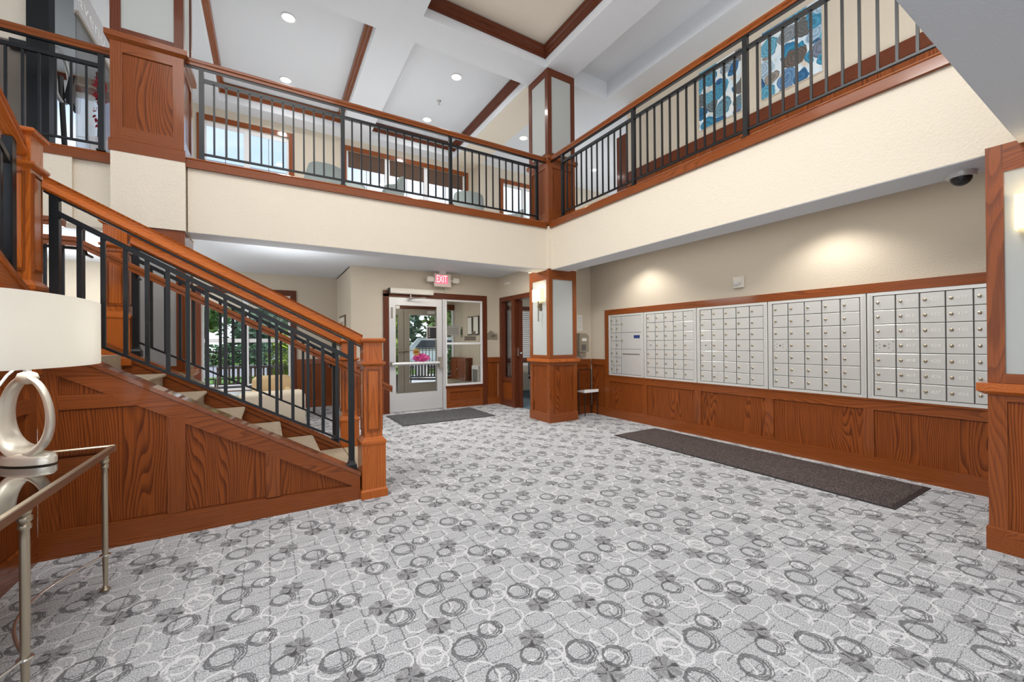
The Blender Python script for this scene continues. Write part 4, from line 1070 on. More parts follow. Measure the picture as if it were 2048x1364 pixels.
# second flight up towards the viewer
cap2 = lambda y: 1.575 + (3.40 - y) * .56
for k in range(5):
    ny = 3.45 - .29 * k; z = 1.19 + .17 * (k + 1)
    MB().prism([(-2.35, y, zz) for y, zz in [(ny - .31, z - .17), (ny, z - .17), (ny, z), (ny - .31, z)]], (1.06, 0, 0)).build('tread', M['stair_carpet'], st)
PW = Pl('x', -1.19, 1)
y0 = 1.7
PW.b('panel', wd('panel', 'z'), 2.50, 3.38, .155, .90, 0, .004, st); PW.poly('panel', wd('panel', 'z'), [(2.50, .96), (3.38, .96), (3.38, cap2(3.38) - .13), (2.50, cap2(2.5) - .13)], 0, .004, st)
PW.b('panel', wd('panel', 'z'), y0, 2.41, .155, .90, 0, .004, st); PW.poly('panel', wd('panel', 'z'), [(y0, .96), (2.41, .96), (2.41, cap2(2.41) - .13), (y0, cap2(y0) - .13)], 0, .004, st)
PW.poly('stile', wd('frame', 'z'), [(3.38, .15), (3.476, .15), (3.476, cap2(3.476) - .14), (3.38, cap2(3.38) - .12)], 0, .024, st)
PW.poly('stile', wd('frame', 'z'), [(2.41, .15), (2.50, .15), (2.50, cap2(2.5) - .13), (2.41, cap2(2.41) - .13)], 0, .024, st)
PW.b('mid_rail', wd('frame', 'y'), y0, 3.476, .887, .970, 0, .0245, st)
PW.b('base', wd('frame', 'y'), y0, 3.476, 0, .15, 0, .026, st)
PW.poly('stringer', wd('frame', 'y'), [(3.476, cap2(3.476) - .03), (y0, cap2(y0) - .03), (y0, cap2(y0) - .15), (3.476, cap2(3.476) - .15)], 0, .0235, st)
MB().prism([(-1.19, 3.476, 0), (-1.19, y0, 0), (-1.19, y0, cap2(y0) - .03), (-1.19, 3.476, cap2(3.476) - .03)], (-.10, 0, 0)).build('core', wd('panel', 'y'), st)
MB().prism([(-1.157, 3.43, cap2(3.43) - .03), (-1.157, 3.43, cap2(3.43)), (-1.30, 3.43, cap2(3.43)), (-1.30, 3.43, cap2(3.43) - .03)], (0, y0 - 3.43, cap2(y0) - cap2(3.43))).build('cap', wd('frame', 'y'), st)

def newel(label, cx, cy, z0, zt, zb=.44, h=.072):
    """box newel: plinth, shaft with raised panels, collar, cap"""
    t = thing('newel_post', label, 'newel post', (cx, cy, z0))
    hb = h + .022
    MB().sq(cx, cy, [(hb + .012, z0), (hb + .012, z0 + .06), (hb, z0 + .075), (hb, z0 + zb)]).build('plinth', wd('bright', 'z'), t)
    MB().sq(cx, cy, [(hb + .006, z0 + zb), (hb + .006, z0 + zb + .02), (h + .004, z0 + zb + .05), (h, z0 + zb + .055)]).build('plinth_cap', wd('bright', 'x'), t)
    zc = zt - .21
    MB().sq(cx, cy, [(h, z0 + zb + .055), (h, zc), (h + .003, zc), (h + .003, zt - .03)]).build('shaft', wd('bright', 'z'), t)
    for s in (-1, 1):
        za, zz = z0 + zb + .12, zc - .06
        for a, b in (((cx - h * .55, cx + h * .55, cy + s * h, cy + s * (h + .006)), 0), ((cx + s * h, cx + s * (h + .006), cy - h * .55, cy + h * .55), 1)):
            box('raised_panel', wd('bright', 'z'), *a, za, zz, t, bevel=.004)
            g = MB()
            if b == 0:
                y_ = (cy + s * h, cy + s * (h + .009))
                for q in (-1, 1): g.box(cx + q * h * .62, cx + q * h * .72, *y_, za - .015, zz + .015)
                for zq in (za - .015, zz + .008): g.box(cx - h * .62, cx + h * .62, *y_, zq, zq + .007)
            else:
                x_ = (cx + s * h, cx + s * (h + .009))
                for q in (-1, 1): g.box(*x_, cy + q * h * .62, cy + q * h * .72, za - .015, zz + .015)
                for zq in (za - .015, zz + .008): g.box(*x_, cy - h * .62, cy + h * .62, zq, zq + .007)
            g.build('panel_moulding', wd('frame', 'z'), t)
    MB().sq(cx, cy, [(h + .002, zc - .022), (h + .022, zc - .008), (h + .026, zc), (h + .026, zc + .012), (h + .004, zc + .016)]).build('collar', wd('bright', 'x'), t)
    MB().sq(cx, cy, [(h + .004, zt - .04), (h + .022, zt - .026), (h + .026, zt - .018), (h + .026, zt - .006), (h + .018, zt)]).build('cap', wd('bright', 'x'), t)
    return t
newel('orange oak newel post at the foot of the stairs, nearest the viewer', .742, 3.545, 0, 1.312)
newel('oak newel post at the foot of the stairs, behind the front one', .742, 4.70, 0, 1.312)
newel('oak newel post at the stair landing, left edge behind the lamp', -1.252, 3.522, 1.10, 2.535, .50)
newel('oak newel post at the far side of the stair landing, near black guard', -1.10, 4.70, 1.10, 2.32, .40)

def stair_railing(label, y, x1, x0, n, posts, ztop=lambda x: 1.352 + (.644 - x) * .5255):
    t = thing('stair_railing', label, 'railing', (x1, y, .3))
    topm = lambda x: 1.155 + (.575 - x) * .5546
    botm = lambda x: .455 + (.571 - x) * .547
    MB().bar((x1, y, ztop(x1)), (x0, y, ztop(x0)), [(u * 1.0, w_ * 1.15) for u, w_ in RAILP]).build('handrail', wd('bright', 'x'), t)
    MB().bar((x1 - .01, y, ztop(x1) - .09), (x0, y, ztop(x0) - .09), SQ(.018, .012)).build('rail_plate', M['black'], t)
    a, b = posts[0], posts[-1]
    MB().bar((a, y, topm(a) + .012), (b, y, topm(b) + .012), SQ(.017, .036)).build('top_rail', M['black'], t)
    MB().bar((a, y, botm(a) + .008), (b, y, botm(b) + .008), SQ(.014, .018)).build('bottom_rail', M['black'], t)
    for x in posts:
        m = MB().box(x - .021, x + .021, y - .021, y + .021, cap(x), ztop(x) - .09)
        m.sq(x, y, [(.036, cap(x) - .022), (.036, cap(x) + .026), (.026, cap(x) + .042), (.022, cap(x) + .06)])
        m.build('post', M['black'], t)
    for k in range(1, n + 1):
        x = a + (b - a) * k / (n + 1)
        box('baluster', M['black'], x - .011, x + .011, y - .011, y + .011, botm(x) - .006, topm(x) - .01, t)
    return t
stair_railing('near stair railing with black balusters and orange oak handrail', 3.545, .67, -1.155, 15, [.581, -1.11])
stair_railing('far stair railing with black balusters, behind the near railing', 4.68, .67, -1.01, 15, [.60, -.98])
# inner handrail on brackets
ada = lambda x: .80 + (1.165 - x) * .539
t = thing('wall_handrail', 'lower brown grab rail on brackets inside the stairs, ending past the front post', 'handrail', (1.165, 4.52, .7))
MB().bar((1.165, 4.52, ada(1.165)), (-1.30, 4.52, ada(-1.30)), [(u * .9, w_) for u, w_ in HANDP]).build('rail', wd('frame', 'x'), t)
MB().bar((-1.30, 4.52, ada(-1.30)), (-1.62, 4.52, ada(-1.30)), [(u * .9, w_) for u, w_ in HANDP]).build('rail_end', wd('frame', 'x'), t)
for x in (.55, -.2, -.95, -1.25):
    MB().tube([(x, 4.52, ada(x) - .075), (x, 4.54, ada(x) - .10), (x, 4.665, ada(x) - .10)], .011, 6).build('bracket', M['black'], t)
# landing guard
t = thing('landing_guard', 'black metal guard rail at the back of the stair landing', 'railing', (-1.9, 4.70, 1.19))
box('top_rail', M['black'], -2.6, -1.19, 4.685, 4.715, 2.06, 2.095, t); box('bottom_rail', M['black'], -2.6, -1.19, 4.69, 4.71, 1.30, 1.32, t)
MB().bar((-2.6, 4.70, 2.31), (-1.42, 4.70, 2.31), HANDP).build('handrail', wd('frame', 'x'), t)
for x in (-1.325, -2.5): box('post', M['black'], x - .021, x + .021, 4.68, 4.72, 1.19, 2.24, t)
for k in range(10): box('baluster', M['black'], -1.43 - .1 * k - .009, -1.43 - .1 * k + .009, 4.69, 4.71, 1.31, 2.065, t)
# railing of the second flight
t = thing('upper_flight_railing', 'oak handrail and black posts of the flight above the lamp', 'railing', (-1.23, 3.35, 1.6))
hz = lambda y: 2.47 + (3.42 - y) * .62
MB().bar((-1.225, 3.44, hz(3.44)), (-1.225, y0, hz(y0)), [(u, w_ * 1.15) for u, w_ in RAILP]).build('handrail', wd('bright', 'y'), t)
for y in (3.345, 2.2): box('post', M['black'], -1.246, -1.204, y - .021, y + .021, cap2(y) - .02, hz(y) - .09, t)
MB().bar((-1.225, 3.345, hz(3.345) - .22), (-1.225, y0, hz(y0) - .22), SQ(.016, .036)).build('top_rail', M['black'], t)
MB().bar((-1.225, 3.345, cap2(3.345) + .12), (-1.225, y0, cap2(y0) + .12), SQ(.013, .018)).build('bottom_rail', M['black'], t)
for k in range(12):
    y = 3.25 - .1 * k
    if abs(y - 2.2) > .04: box('baluster', M['black'], -1.235, -1.215, y - .01, y + .01, cap2(y) + .105, hz(y) - .23, t)

# ------------------------------------------------------------------ console table, lamp, cord
TX0, TX1, TY0, TY1, TZ = -1.155, -.70, .95, 2.95, .742
t = thing('console_table', 'glass topped console table with antique silver legs under the lamp', 'table', ((TX0 + TX1) / 2, 2.0, 0))
for n_, a in (('frame', (TX0, TX1, TY1 - .022, TY1)), ('frame', (TX0, TX1, TY0, TY0 + .022)), ('frame', (TX1 - .022, TX1, TY0 + .022, TY1 - .022)), ('frame', (TX0, TX0 + .022, TY0 + .022, TY1 - .022))):
    box(n_, M['gold'], *a, TZ - .034, TZ, t, bevel=.003)
box('glass_top', M['tabletop_glass'], TX0 + .022, TX1 - .022, TY0 + .022, TY1 - .022, TZ - .012, TZ - .004, t)
legs = [(TX1 - .03, TY1 - .06), (TX1 - .03, 2.085), (TX0 + .03, TY1 - .06), (TX0 + .03, 2.085), (TX1 - .03, TY0 + .05), (TX0 + .03, TY0 + .05)]
for (x, y) in legs:
    m = MB().lathe(x, y, [(.019, .002), (.020, .010), (.012, .018), (.009, .03), (.0125, .20), (.0135, .45), (.0135, .60), (.012, .63), (.018, .637), (.018, .648), (.013, .655), (.020, .664), (.020, .676), (.014, .683), (.019, .692), (.019, .702), (.014, .708), (.016, .709)], 14)
    m.build('leg', M['gold'], t, smooth=True)
pts = []
for (p, q, bow) in ((legs[0], legs[1], -.14),):
    for k in range(15):
        u = k / 14
        pts.append((p[0] + (q[0] - p[0]) * u + bow * math.sin(math.pi * u), p[1] + (q[1] - p[1]) * u, .185))
MB().tube(pts, .006, 8).build('stretcher', M['steel'], t, smooth=True)
pts2 = []
for k in range(15):
    u = k / 14; p, q = legs[1], legs[4]
    pts2.append((p[0] + (q[0] - p[0]) * u - .14 * math.sin(math.pi * u), p[1] + (q[1] - p[1]) * u, .185))
MB().tube(pts2, .006, 8).build('stretcher', M['steel'], t, smooth=True)
for (x, y) in (legs[0], legs[1], legs[4]):
    MB().tube([(x + .018 * math.cos(2 * math.pi * k / 14), y + .018 * math.sin(2 * math.pi * k / 14), .185) for k in range(14)], .005, 6, loop=True).build('ring', M['steel'], t, smooth=True)

LX, LY = -.935, 2.70
t = thing('table_lamp', 'silver ring-shaped table lamp with white oval drum shade', 'lamp', (LX, LY, TZ))
dirv = Vector((.80, -.60, 0)); nrm = Vector((.60, .80, 0))
def ringpt(a):
    # egg outline: wide at the bottom, pointed to the neck
    r_u = .116 * math.sin(a) * (1.0 + .10 * math.cos(a)); zz = .215 - .165 * math.cos(a)
    return r_u, zz
rings = []
NN = 44
for i in range(NN):
    a = 2 * math.pi * i / NN
    u, zz = ringpt(a); u2, z2 = ringpt(a + .02)
    tan = Vector((u2 - u, 0, z2 - zz)).normalized(); rad = Vector((tan.z, 0, -tan.x))
    tw = .55 * math.sin(a) + .35
    hw = .040 + .014 * math.cos(a); ht = .0125 + .006 * (1 + math.cos(a)) / 2
    ring = []
    for k in range(12):
        b = 2 * math.pi * k / 12
        p_r = ht * math.cos(b); p_n = hw * math.sin(b)
        rr = p_r * math.cos(tw) - p_n * math.sin(tw); nn = p_r * math.sin(tw) + p_n * math.cos(tw)
        ring.append(Vector((LX, LY, TZ + zz)) + dirv * (u + rad.x * rr) + Vector((0, 0, rad.z * rr)) + nrm * nn)
    rings.append(ring)
MB().rings(rings, loop=True).build('ring_body', M['silver'], t, smooth=True)
MB().rings([[Vector((LX, LY, TZ + z)) + dirv * (.128 * r_ * math.cos(2 * math.pi * k / 28)) + nrm * (.062 * r_ * math.sin(2 * math.pi * k / 28)) for k in range(28)] for r_, z in ((1, .002), (1, .028), (.92, .040), (.55, .052))]).build('base', M['silver'], t, smooth=True)
MB().rings([[Vector((LX, LY, TZ + z)) + dirv * (r_ * math.cos(2 * math.pi * k / 16)) + nrm * (r_ * .8 * math.sin(2 * math.pi * k / 16)) for k in range(16)] for r_, z in ((.015, .355), (.036, .365), (.042, .385), (.034, .405), (.014, .413))]).build('knot', M['silver'], t, smooth=True)
MB().lathe(LX, LY, [(.013, TZ + .41), (.013, TZ + .50), (.006, TZ + .50), (.006, TZ + .62)], 12).build('socket', M['alu'], t)
SH0, SH1 = 1.178, 1.487
EX, EY = .205, .50
def oval(r_, z): return [(LX + EX * r_ * math.cos(2 * math.pi * k / 48), LY + EY * r_ * math.sin(2 * math.pi * k / 48), z) for k in range(48)]
sh = MB().rings([oval(1.0, SH0), oval(1.0, SH1), oval(.985, SH1), oval(.985, SH0)], caps=False, loop=True).build('shade', M['lampshade'], t, smooth=True)
MB().tube([(LX - EX * .98, LY, SH1 - .03), (LX, LY, SH1 - .03), (LX + EX * .98, LY, SH1 - .03)], .003, 6).build('spider', M['steel'], sh)
MB().tube([(LX - .005, LY - .02, TZ + .46), (LX - .04, LY - .06, TZ + .40), (LX - .07, LY - .13, TZ + .30), (LX - .09, LY - .24, TZ + .16), (LX - .12, LY - .42, TZ + .02), (LX - .16, LY - .6, TZ + .006)], .0055, 8).build('cord', M['white'], t, smooth=True)
lp = lamp('lamp_bulb', 'POINT', (LX, LY, 1.36), 5.0, (1, 0.95, 0.86), size=.05)
lp.data.energy = 9.0; lp.data.color = (1, .98, .94)
t = MB().tube([(-1.12, 1.9, .30), (-1.05, 2.12, .30), (-.93, 2.28, .27), (-.905, 2.30, .20), (-.94, 2.20, .10), (-.98, 2.10, .03), (-.92, 2.02, .008), (-.80, 2.03, .008), (-.70, 1.98, .008)], .008, 8).build('power_cord', M['rubber'], smooth=True)
tag(t, 'black power cord looping to the floor under the console table', 'cord')

# ------------------------------------------------------------------ sconces
def sconce(label, x, y, zc):
    t = thing('wall_sconce', label, 'sconce', (x, y, zc), 'sconces on the columns')
    # half-box shade against -x face
    w2, dpt, h = .115, .095, .10
    prof = [(x - .012, y - w2), (x - dpt, y - w2), (x - dpt, y + w2), (x - .012, y + w2)]
    MB().rings([[(a, b, z) for a, b in prof] for z in (zc - h, zc + h)], closed=False, caps=False).build('shade', M['sconce'], t)
    box('diffuser', M['sconce'], x - dpt + .008, x - .014, y - w2 + .006, y + w2 - .006, zc - h + .012, zc - h + .016, t)
    box('back_plate', M['bronze'], x - .016, x, y - .035, y + .035, zc - .24, zc - .135, t)
    MB().tube([(x - .055, y, zc - .08), (x - .055, y, zc - .42)], .009, 8).build('stem', M['bronze'], t)
    MB().tube([(x - .005, y, zc - .185), (x - .075, y, zc - .185)], .006, 8).build('arm', M['bronze'], t)
    lamp('sconce_bulb', 'POINT', (x - .055, y, zc + .02), 2.2, (1, .80, .5), size=.03)
sconce('lit sconce with brass stem on the column by the office door', 3.775, 5.36, 2.02)
sconce('lit sconce on the near column at the right edge', 3.745, .385, 1.99)

# ------------------------------------------------------------------ lounge chairs upstairs
def tub_chair(label):
    t = thing('tub_chair', label, 'chair', (0, 0, 0), 'tub chairs in the upper lounge')
    R0, R1 = .30, .23
    rings = []
    n = 22
    for i in range(n + 1):
        a = math.radians(-25 + 230 * i / n)
        q = min(1, max(0, (math.sin(a) - .1) / .45)); hh = .60 + .23 * q * q * (3 - 2 * q)
        c, s = math.cos(a), math.sin(a)
        rings.append([(R1 * c, R1 * s, .36), (R0 * .9 * c, R0 * .9 * s, .34), (R0 * 1.03 * c, R0 * 1.03 * s, hh - .03), (R0 * c, R0 * s, hh), (R0 * .92 * c, R0 * .92 * s, hh), (R1 * .98 * c, R1 * .98 * s, hh - .03)])
    MB().rings(rings).build('backrest', M['teal'], t, smooth=True)
    MB().lathe(0, -.02, [(.20, .30), (.25, .33), (.25, .42), (.22, .46), (.1, .47)], 22).build('seat', M['teal'], t, smooth=True)
    for k in range(4):
        a = math.pi / 4 + k * math.pi / 2
        MB().tube([(.17 * math.cos(a), .17 * math.sin(a), .31), (.25 * math.cos(a), .25 * math.sin(a), .0)], [.018, .011], 8).build('leg', M['steel'], t)
    return t
LOC_backup = dict(LOC)
ch = tub_chair('grey-green tub chair left in the upper lounge, back to the wall between windows')
ch.location = (.72, 6.80, UF); ch.rotation_euler = (0, 0, math.radians(200))
copy_tree(ch, (1.62, 6.60, UF), math.radians(-75), 'grey-green tub chair before the triple window, left of its first post')
copy_tree(ch, (3.12, 6.75, UF), math.radians(170), 'grey-green tub chair at the right end of the triple window')
copy_tree(ch, (4.15, 7.0, UF), math.radians(-80), 'grey-green tub chair beside the upper column, before the small window')
def small_table(label, x, y, h, r_):
    t = thing('side_table', label, 'table', (x, y, UF), 'low round tables in the upper lounge')
    MB().lathe(x, y, [(r_ * .97, UF + h - .025), (r_, UF + h - .018), (r_, UF + h - .004), (r_ * .98, UF + h)], 28).build('top', M['teal'], t)
    MB().lathe(x, y, [(.022, UF + .02), (.022, UF + h - .02)], 10).build('stem', M['steel'], t)
    MB().lathe(x, y, [(.18, UF), (.18, UF + .01), (.03, UF + .025)], 20).build('foot', M['steel'], t)
small_table('round grey table between the two left tub chairs upstairs', 1.18, 6.95, .72, .20)
small_table('round grey table between the two right tub chairs upstairs', 3.62, 7.15, .70, .15)
t = thing('open_magazine', 'open white magazine on the right round table upstairs', 'magazine', (3.62, 7.15, UF + .701))
for q in (-1, 1):
    MB().prism([(3.62, 7.07, UF + .702), (3.62 + q * .13, 7.07, UF + .74), (3.62 + q * .13, 7.23, UF + .74), (3.62, 7.23, UF + .702)], (0, 0, .004)).build('page', M['paper'], t)

# ------------------------------------------------------------------ upper left room
GX = -1.64
t = thing('glass_partition', 'glass partition with grey lettered band beside the upper left column', 'partition', (GX, 6.3, UF))
box('pane', M['polyglass'], GX - .006, GX + .006, 5.72, 7.4, UF + .05, 4.62, t)
box('head_rail', M['taupe'], GX - .02, GX + .02, 5.72, 7.4, 4.60, 4.64, t); box('sill_rail', M['alu'], GX - .02, GX + .02, 5.72, 7.4, UF, UF + .05, t)
b_ = box('sign_band', M['greysign'], GX - .015, GX + .008, 5.72, 7.4, 4.64, 4.98, t)
text('avenu', 'letters', M['white'], b_, (GX + .009, 6.12, 4.80), (0, 1, 0), (0, 0, 1), .22, .78)
w = sroot('wall_partition_head', (GX, 6.5, 5.2))
box('panel', M['ceil'], GX - .04, GX + .01, 5.72, 9.04, 4.98, CZ, w)
w = sroot('wall_plank', (-2.8, 6.0, UF))
box('panel', M['fascia'], -4.0, -2.0, 6.02, 6.1, 4.33, CZ, w)
for k in range(6):
    x = -3.86 + k * .31
    box('plank', M['plankwood'], x, x + .304, 6.005, 6.03, UF, 4.32, w)
t = thing('black_post', 'thick black post left of the bright upper window', 'post', (-1.95, 5.93, UF))
box('shaft', M['black'], -2.03, -1.875, 5.86, 6.00, UF + .02, CZ - .001, t); box('foot', M['black'], -2.06, -1.85, 5.85, 6.005, UF, UF + .02, t)
t = thing('access_panel', 'small black device with green light beside the black post', 'device', (-2.1, 5.98, 4.3))
box('case', M['sign_dark'], -2.18, -2.035, 5.95, 6.0, 4.22, 4.32, t, bevel=.006); box('light', M['led'], -2.05, -2.042, 5.944, 5.95, 4.29, 4.298, t)
t = thing('exercise_bike', 'dark exercise machine with round grey flywheel behind the upper left railing', 'exercise machine', (-2.0, 6.6, UF))
MB().tube([(-2.02, 6.6 + .26 * math.cos(2 * math.pi * k / 24), 4.35 + .28 * math.sin(2 * math.pi * k / 24)) for k in range(24)], .022, 8, loop=True).build('flywheel', M['alu'], t, smooth=True)
MB().prism([(-1.98, 6.55, 4.10), (-1.98, 6.85, 4.06), (-1.98, 6.90, 4.36), (-1.98, 6.70, 4.42)], (.05, 0, 0)).build('console', M['sign_dark'], t)
MB().tube([(-2.02, 6.6, 4.35), (-2.02, 6.7, 3.6), (-2.02, 6.6, UF + .03)], .025).build('frame', M['sign_dark'], t)
box('foot', M['sign_dark'], -2.2, -1.84, 6.54, 6.66, UF, UF + .04, t)
def foliage(mb, c, rad, n, size, seed):
    rg = random.Random(seed)
    for _ in range(n):
        while True:
            p = Vector((rg.uniform(-1, 1), rg.uniform(-1, 1), rg.uniform(-1, 1)))
            if .25 < p.length < 1: break
        p = Vector((c[0] + p.x * rad[0], c[1] + p.y * rad[1], c[2] + p.z * rad[2]))
        a = Vector((rg.gauss(0, 1), rg.gauss(0, 1), rg.gauss(0, .6))).normalized(); b = a.cross(Vector((rg.gauss(0, 1), rg.gauss(0, 1), rg.gauss(0, 1)))).normalized()
        s = size * rg.uniform(.6, 1.3)
        mb.add([p - a * s, p - b * s * .5, p + a * s, p + b * s * .5], [(0, 1, 2, 3)])
t = thing('red_plant', 'red-leaved plant in a tall white pot behind the upper left railing', 'plant', (-1.50, 5.78, UF))
MB().lathe(-1.50, 5.78, [(.05, UF), (.07, UF + .30), (.065, UF + .30), (.06, UF + .26)], 16).build('pot', M['white'], t)
MB().tube([(-1.50, 5.78, UF + .26), (-1.49, 5.78, UF + .6), (-1.51, 5.79, UF + 1.0)], .008, 6).build('stem', M['bark'], t)
mb = MB(); foliage(mb, (-1.49, 5.78, UF + .72), (.05, .05, .30), 60, .035, 3); mb.build('leaves', M['leaf_r'], t, kind='stuff')

# ------------------------------------------------------------------ lower sitting area
def soft_box(mb, x0, x1, y0, y1, z0, z1, r_=.06):
    hx, hy = (x1 - x0) / 2, (y1 - y0) / 2; cx, cy = (x0 + x1) / 2, (y0 + y1) / 2
    prof = [((hx - r_ * .6, hy - r_ * .6), z0), ((hx, hy), z0 + r_ * .6), ((hx, hy), z1 - r_), ((hx - r_ * .3, hy - r_ * .3), z1 - r_ * .35), ((hx - r_, hy - r_), z1)]
    return mb.sq(cx, cy, prof)
t = thing('armchair', 'cream upholstered armchair with its back to the stairs', 'armchair', (.05, 6.9, 0))
soft_box(MB(), -.36, .45, 6.52, 6.74, .10, .61, .07).build('backrest', M['cream_fab'], t, smooth=True)
soft_box(MB(), -.36, -.2, 6.74, 7.25, .10, .52, .06).build('arm', M['cream_fab'], t, smooth=True)
soft_box(MB(), .29, .45, 6.74, 7.25, .10, .52, .06).build('arm', M['cream_fab'], t, smooth=True)
soft_box(MB(), -.2, .29, 6.74, 7.27, .12, .42, .06).build('seat', M['cream_fab'], t, smooth=True)
for x in (-.32, .41):
    for y in (6.56, 7.2): box('leg', M['sign_dark'], x - .02, x + .02, y - .02, y + .02, 0, .11, t)
t = thing('armchair', 'tan armchair behind the cream one, near the window', 'armchair', (.0, 7.75, 0))
soft_box(MB(), -.24, .34, 7.95, 8.15, .10, .74, .09).build('backrest', M['tan_fab'], t, smooth=True)
soft_box(MB(), -.24, -.12, 7.45, 7.95, .10, .55, .05).build('arm', M['tan_fab'], t, smooth=True); soft_box(MB(), .22, .34, 7.45, 7.95, .10, .55, .05).build('arm', M['tan_fab'], t, smooth=True)
soft_box(MB(), -.12, .22, 7.43, 7.95, .12, .42, .05).build('seat', M['tan_fab'], t, smooth=True)
for x in (-.2, .3):
    for y in (7.5, 8.1): box('leg', M['sign_dark'], x - .02, x + .02, y - .02, y + .02, 0, .11, t)
t = thing('coffee_table', 'white glass coffee table in front of the lower window', 'table', (-.4, 8.4, 0))
box('top', M['tableglass_white'], -.80, .10, 8.15, 8.65, .40, .44, t, bevel=.004); box('shelf', M['tableglass_white'], -.76, .06, 8.19, 8.61, .15, .17, t)
for x in (-.78, .04):
    for y in (8.17, 8.59): box('leg', M['alu'], x, x + .04, y, y + .04, 0, .40, t)
t = thing('framed_picture', 'small framed print on the return wall left of the entrance', 'picture', (1.21, 8.2, 1.3))
box('frame', M['bronze'], 1.195, 1.219, 7.93, 8.58, 1.28, 1.80, t); box('mat_board', M['offwhite'], 1.190, 1.195, 7.97, 8.54, 1.32, 1.76, t); box('print', M['photo'], 1.187, 1.190, 8.06, 8.45, 1.40, 1.68, t)
# window casing edge strip left of lower column

# ------------------------------------------------------------------ outside
struct('ground_lawn', M['lawn'], -30, 40, 17.5, 21, -.3, -.10)
struct('ground_road', M['asphalt'], -40, 50, 21, 33, -.3, -.13)
struct('ground_far', M['lawn'], -60, 80, 33, 70, -.3, -.08)
def slat_bench(label, cx, cy, wdt, rz):
    t = thing('patio_bench', label, 'bench', (0, 0, 0), 'patio benches outside')
    for x in (-wdt / 2, wdt / 2 - .04):
        MB().tube([(x + .02, .25, 0), (x + .02, .22, .42), (x + .02, .27, .85)], .018, 6).build('leg', M['bark'], t)
        MB().tube([(x + .02, -.25, 0), (x + .02, -.22, .60)], .018, 6).build('leg', M['bark'], t)
        MB().tube([(x + .02, -.24, .60), (x + .02, .24, .62)], .018, 6).build('arm', M['bark'], t)
    for k in range(5): box('seat_slat', M['bark'], -wdt / 2, wdt / 2, -.22 + k * .09, -.15 + k * .09, .41, .43, t)
    n = int(wdt / .085)
    for k in range(n): box('back_slat', M['bark'], -wdt / 2 + .05 + k * .085, -wdt / 2 + .09 + k * .085, .245, .265, .47, .82, t)
    box('back_rail', M['bark'], -wdt / 2, wdt / 2, .24, .27, .82, .87, t); box('back_rail', M['bark'], -wdt / 2, wdt / 2, .24, .27, .45, .48, t)
    t.location = (cx, cy, -.12); t.rotation_euler = (0, 0, rz)
LOC['patio_bench'] = Vector((0, 0, 0)); LOC['patio_bench.001'] = Vector((0, 0, 0))
slat_bench('dark slatted bench outside the lower left window', -.35, 11.2, 1.35, 0)
slat_bench('dark metal bench on the patio outside the entrance door', 3.70, 10.5, 1.15, math.radians(-32))
t = thing('patio_chair', 'grey wicker patio chair outside, right of the lower window', 'chair', (.85, 11.0, -.12))
MB().prism([(.55, 11.1, .32), (1.1, 11.1, .32), (1.05, 11.18, .88), (.60, 11.18, .88)], (0, .05, 0)).build('backrest', M['wicker'], t); box('seat', M['wicker'], .55, 1.1, 10.6, 11.12, .24, .32, t)
for x in (.57, 1.06):
    for y in (10.63, 11.1): box('leg', M['wicker'], x - .02, x + .02, y - .02, y + .02, -.12, .25, t)
def plant_pot(label, x, y, h, rad, mat, seed, size=.16, n=260, potm=None):
    t = thing('planter', label, 'planter', (x, y, -.12))
    MB().lathe(x, y, [(.18, -.12), (.28, .34), (.30, .36), (.26, .36), (.24, .30)], 18).build('pot', potm or M['bark'], t)
    MB().tube([(x, y, .3), (x + .02, y, h - rad[2] * .5)], .02, 6).build('stem', M['bark'], t)
    mb = MB(); foliage(mb, (x, y, h), rad, n, size, seed); mb.build('leaves', mat, t, kind='stuff')
    return t
plant_pot('dark planter of lime-yellow foliage outside the lower window', .42, 12.0, .95, (.42, .4, .72), M['leaf_c'], 11, .13, 420)
plant_pot('pot of pink flowers beside the patio bench', 5.25, 15.8, .68, (.34, .3, .16), M['petal'], 12, .08, 300, M['concrete'])
plant_pot('bright green planter outside the left edge of the entrance door', 3.05, 11.6, 1.35, (.22, .3, 1.0), M['leaf_c'], 13, .14, 420)
plant_pot('green shrub in a pot outside the vestibule side window', 4.95, 11.55, .75, (.30, .3, .5), M['leaf_b'], 14, .09, 480)
def fence(x0, x1, y, label):
    t = thing('iron_fence', label, 'fence', ((x0 + x1) / 2, y, -.12))
    box('rail', M['black'], x0, x1, y - .015, y + .015, 1.0, 1.04, t); box('rail', M['black'], x0, x1, y - .015, y + .015, .05, .09, t)
    n = int((x1 - x0) / .15)
    for k in range(n): box('picket', M['black'], x0 + k * .15, x0 + k * .15 + .022, y - .011, y + .011, -.1, 1.10, t)
fence(-4.5, 2.6, 17.3, 'black iron picket fence beyond the left patio')
fence(5.5, 13, 17.3, 'black iron picket fence beyond the entrance patio')
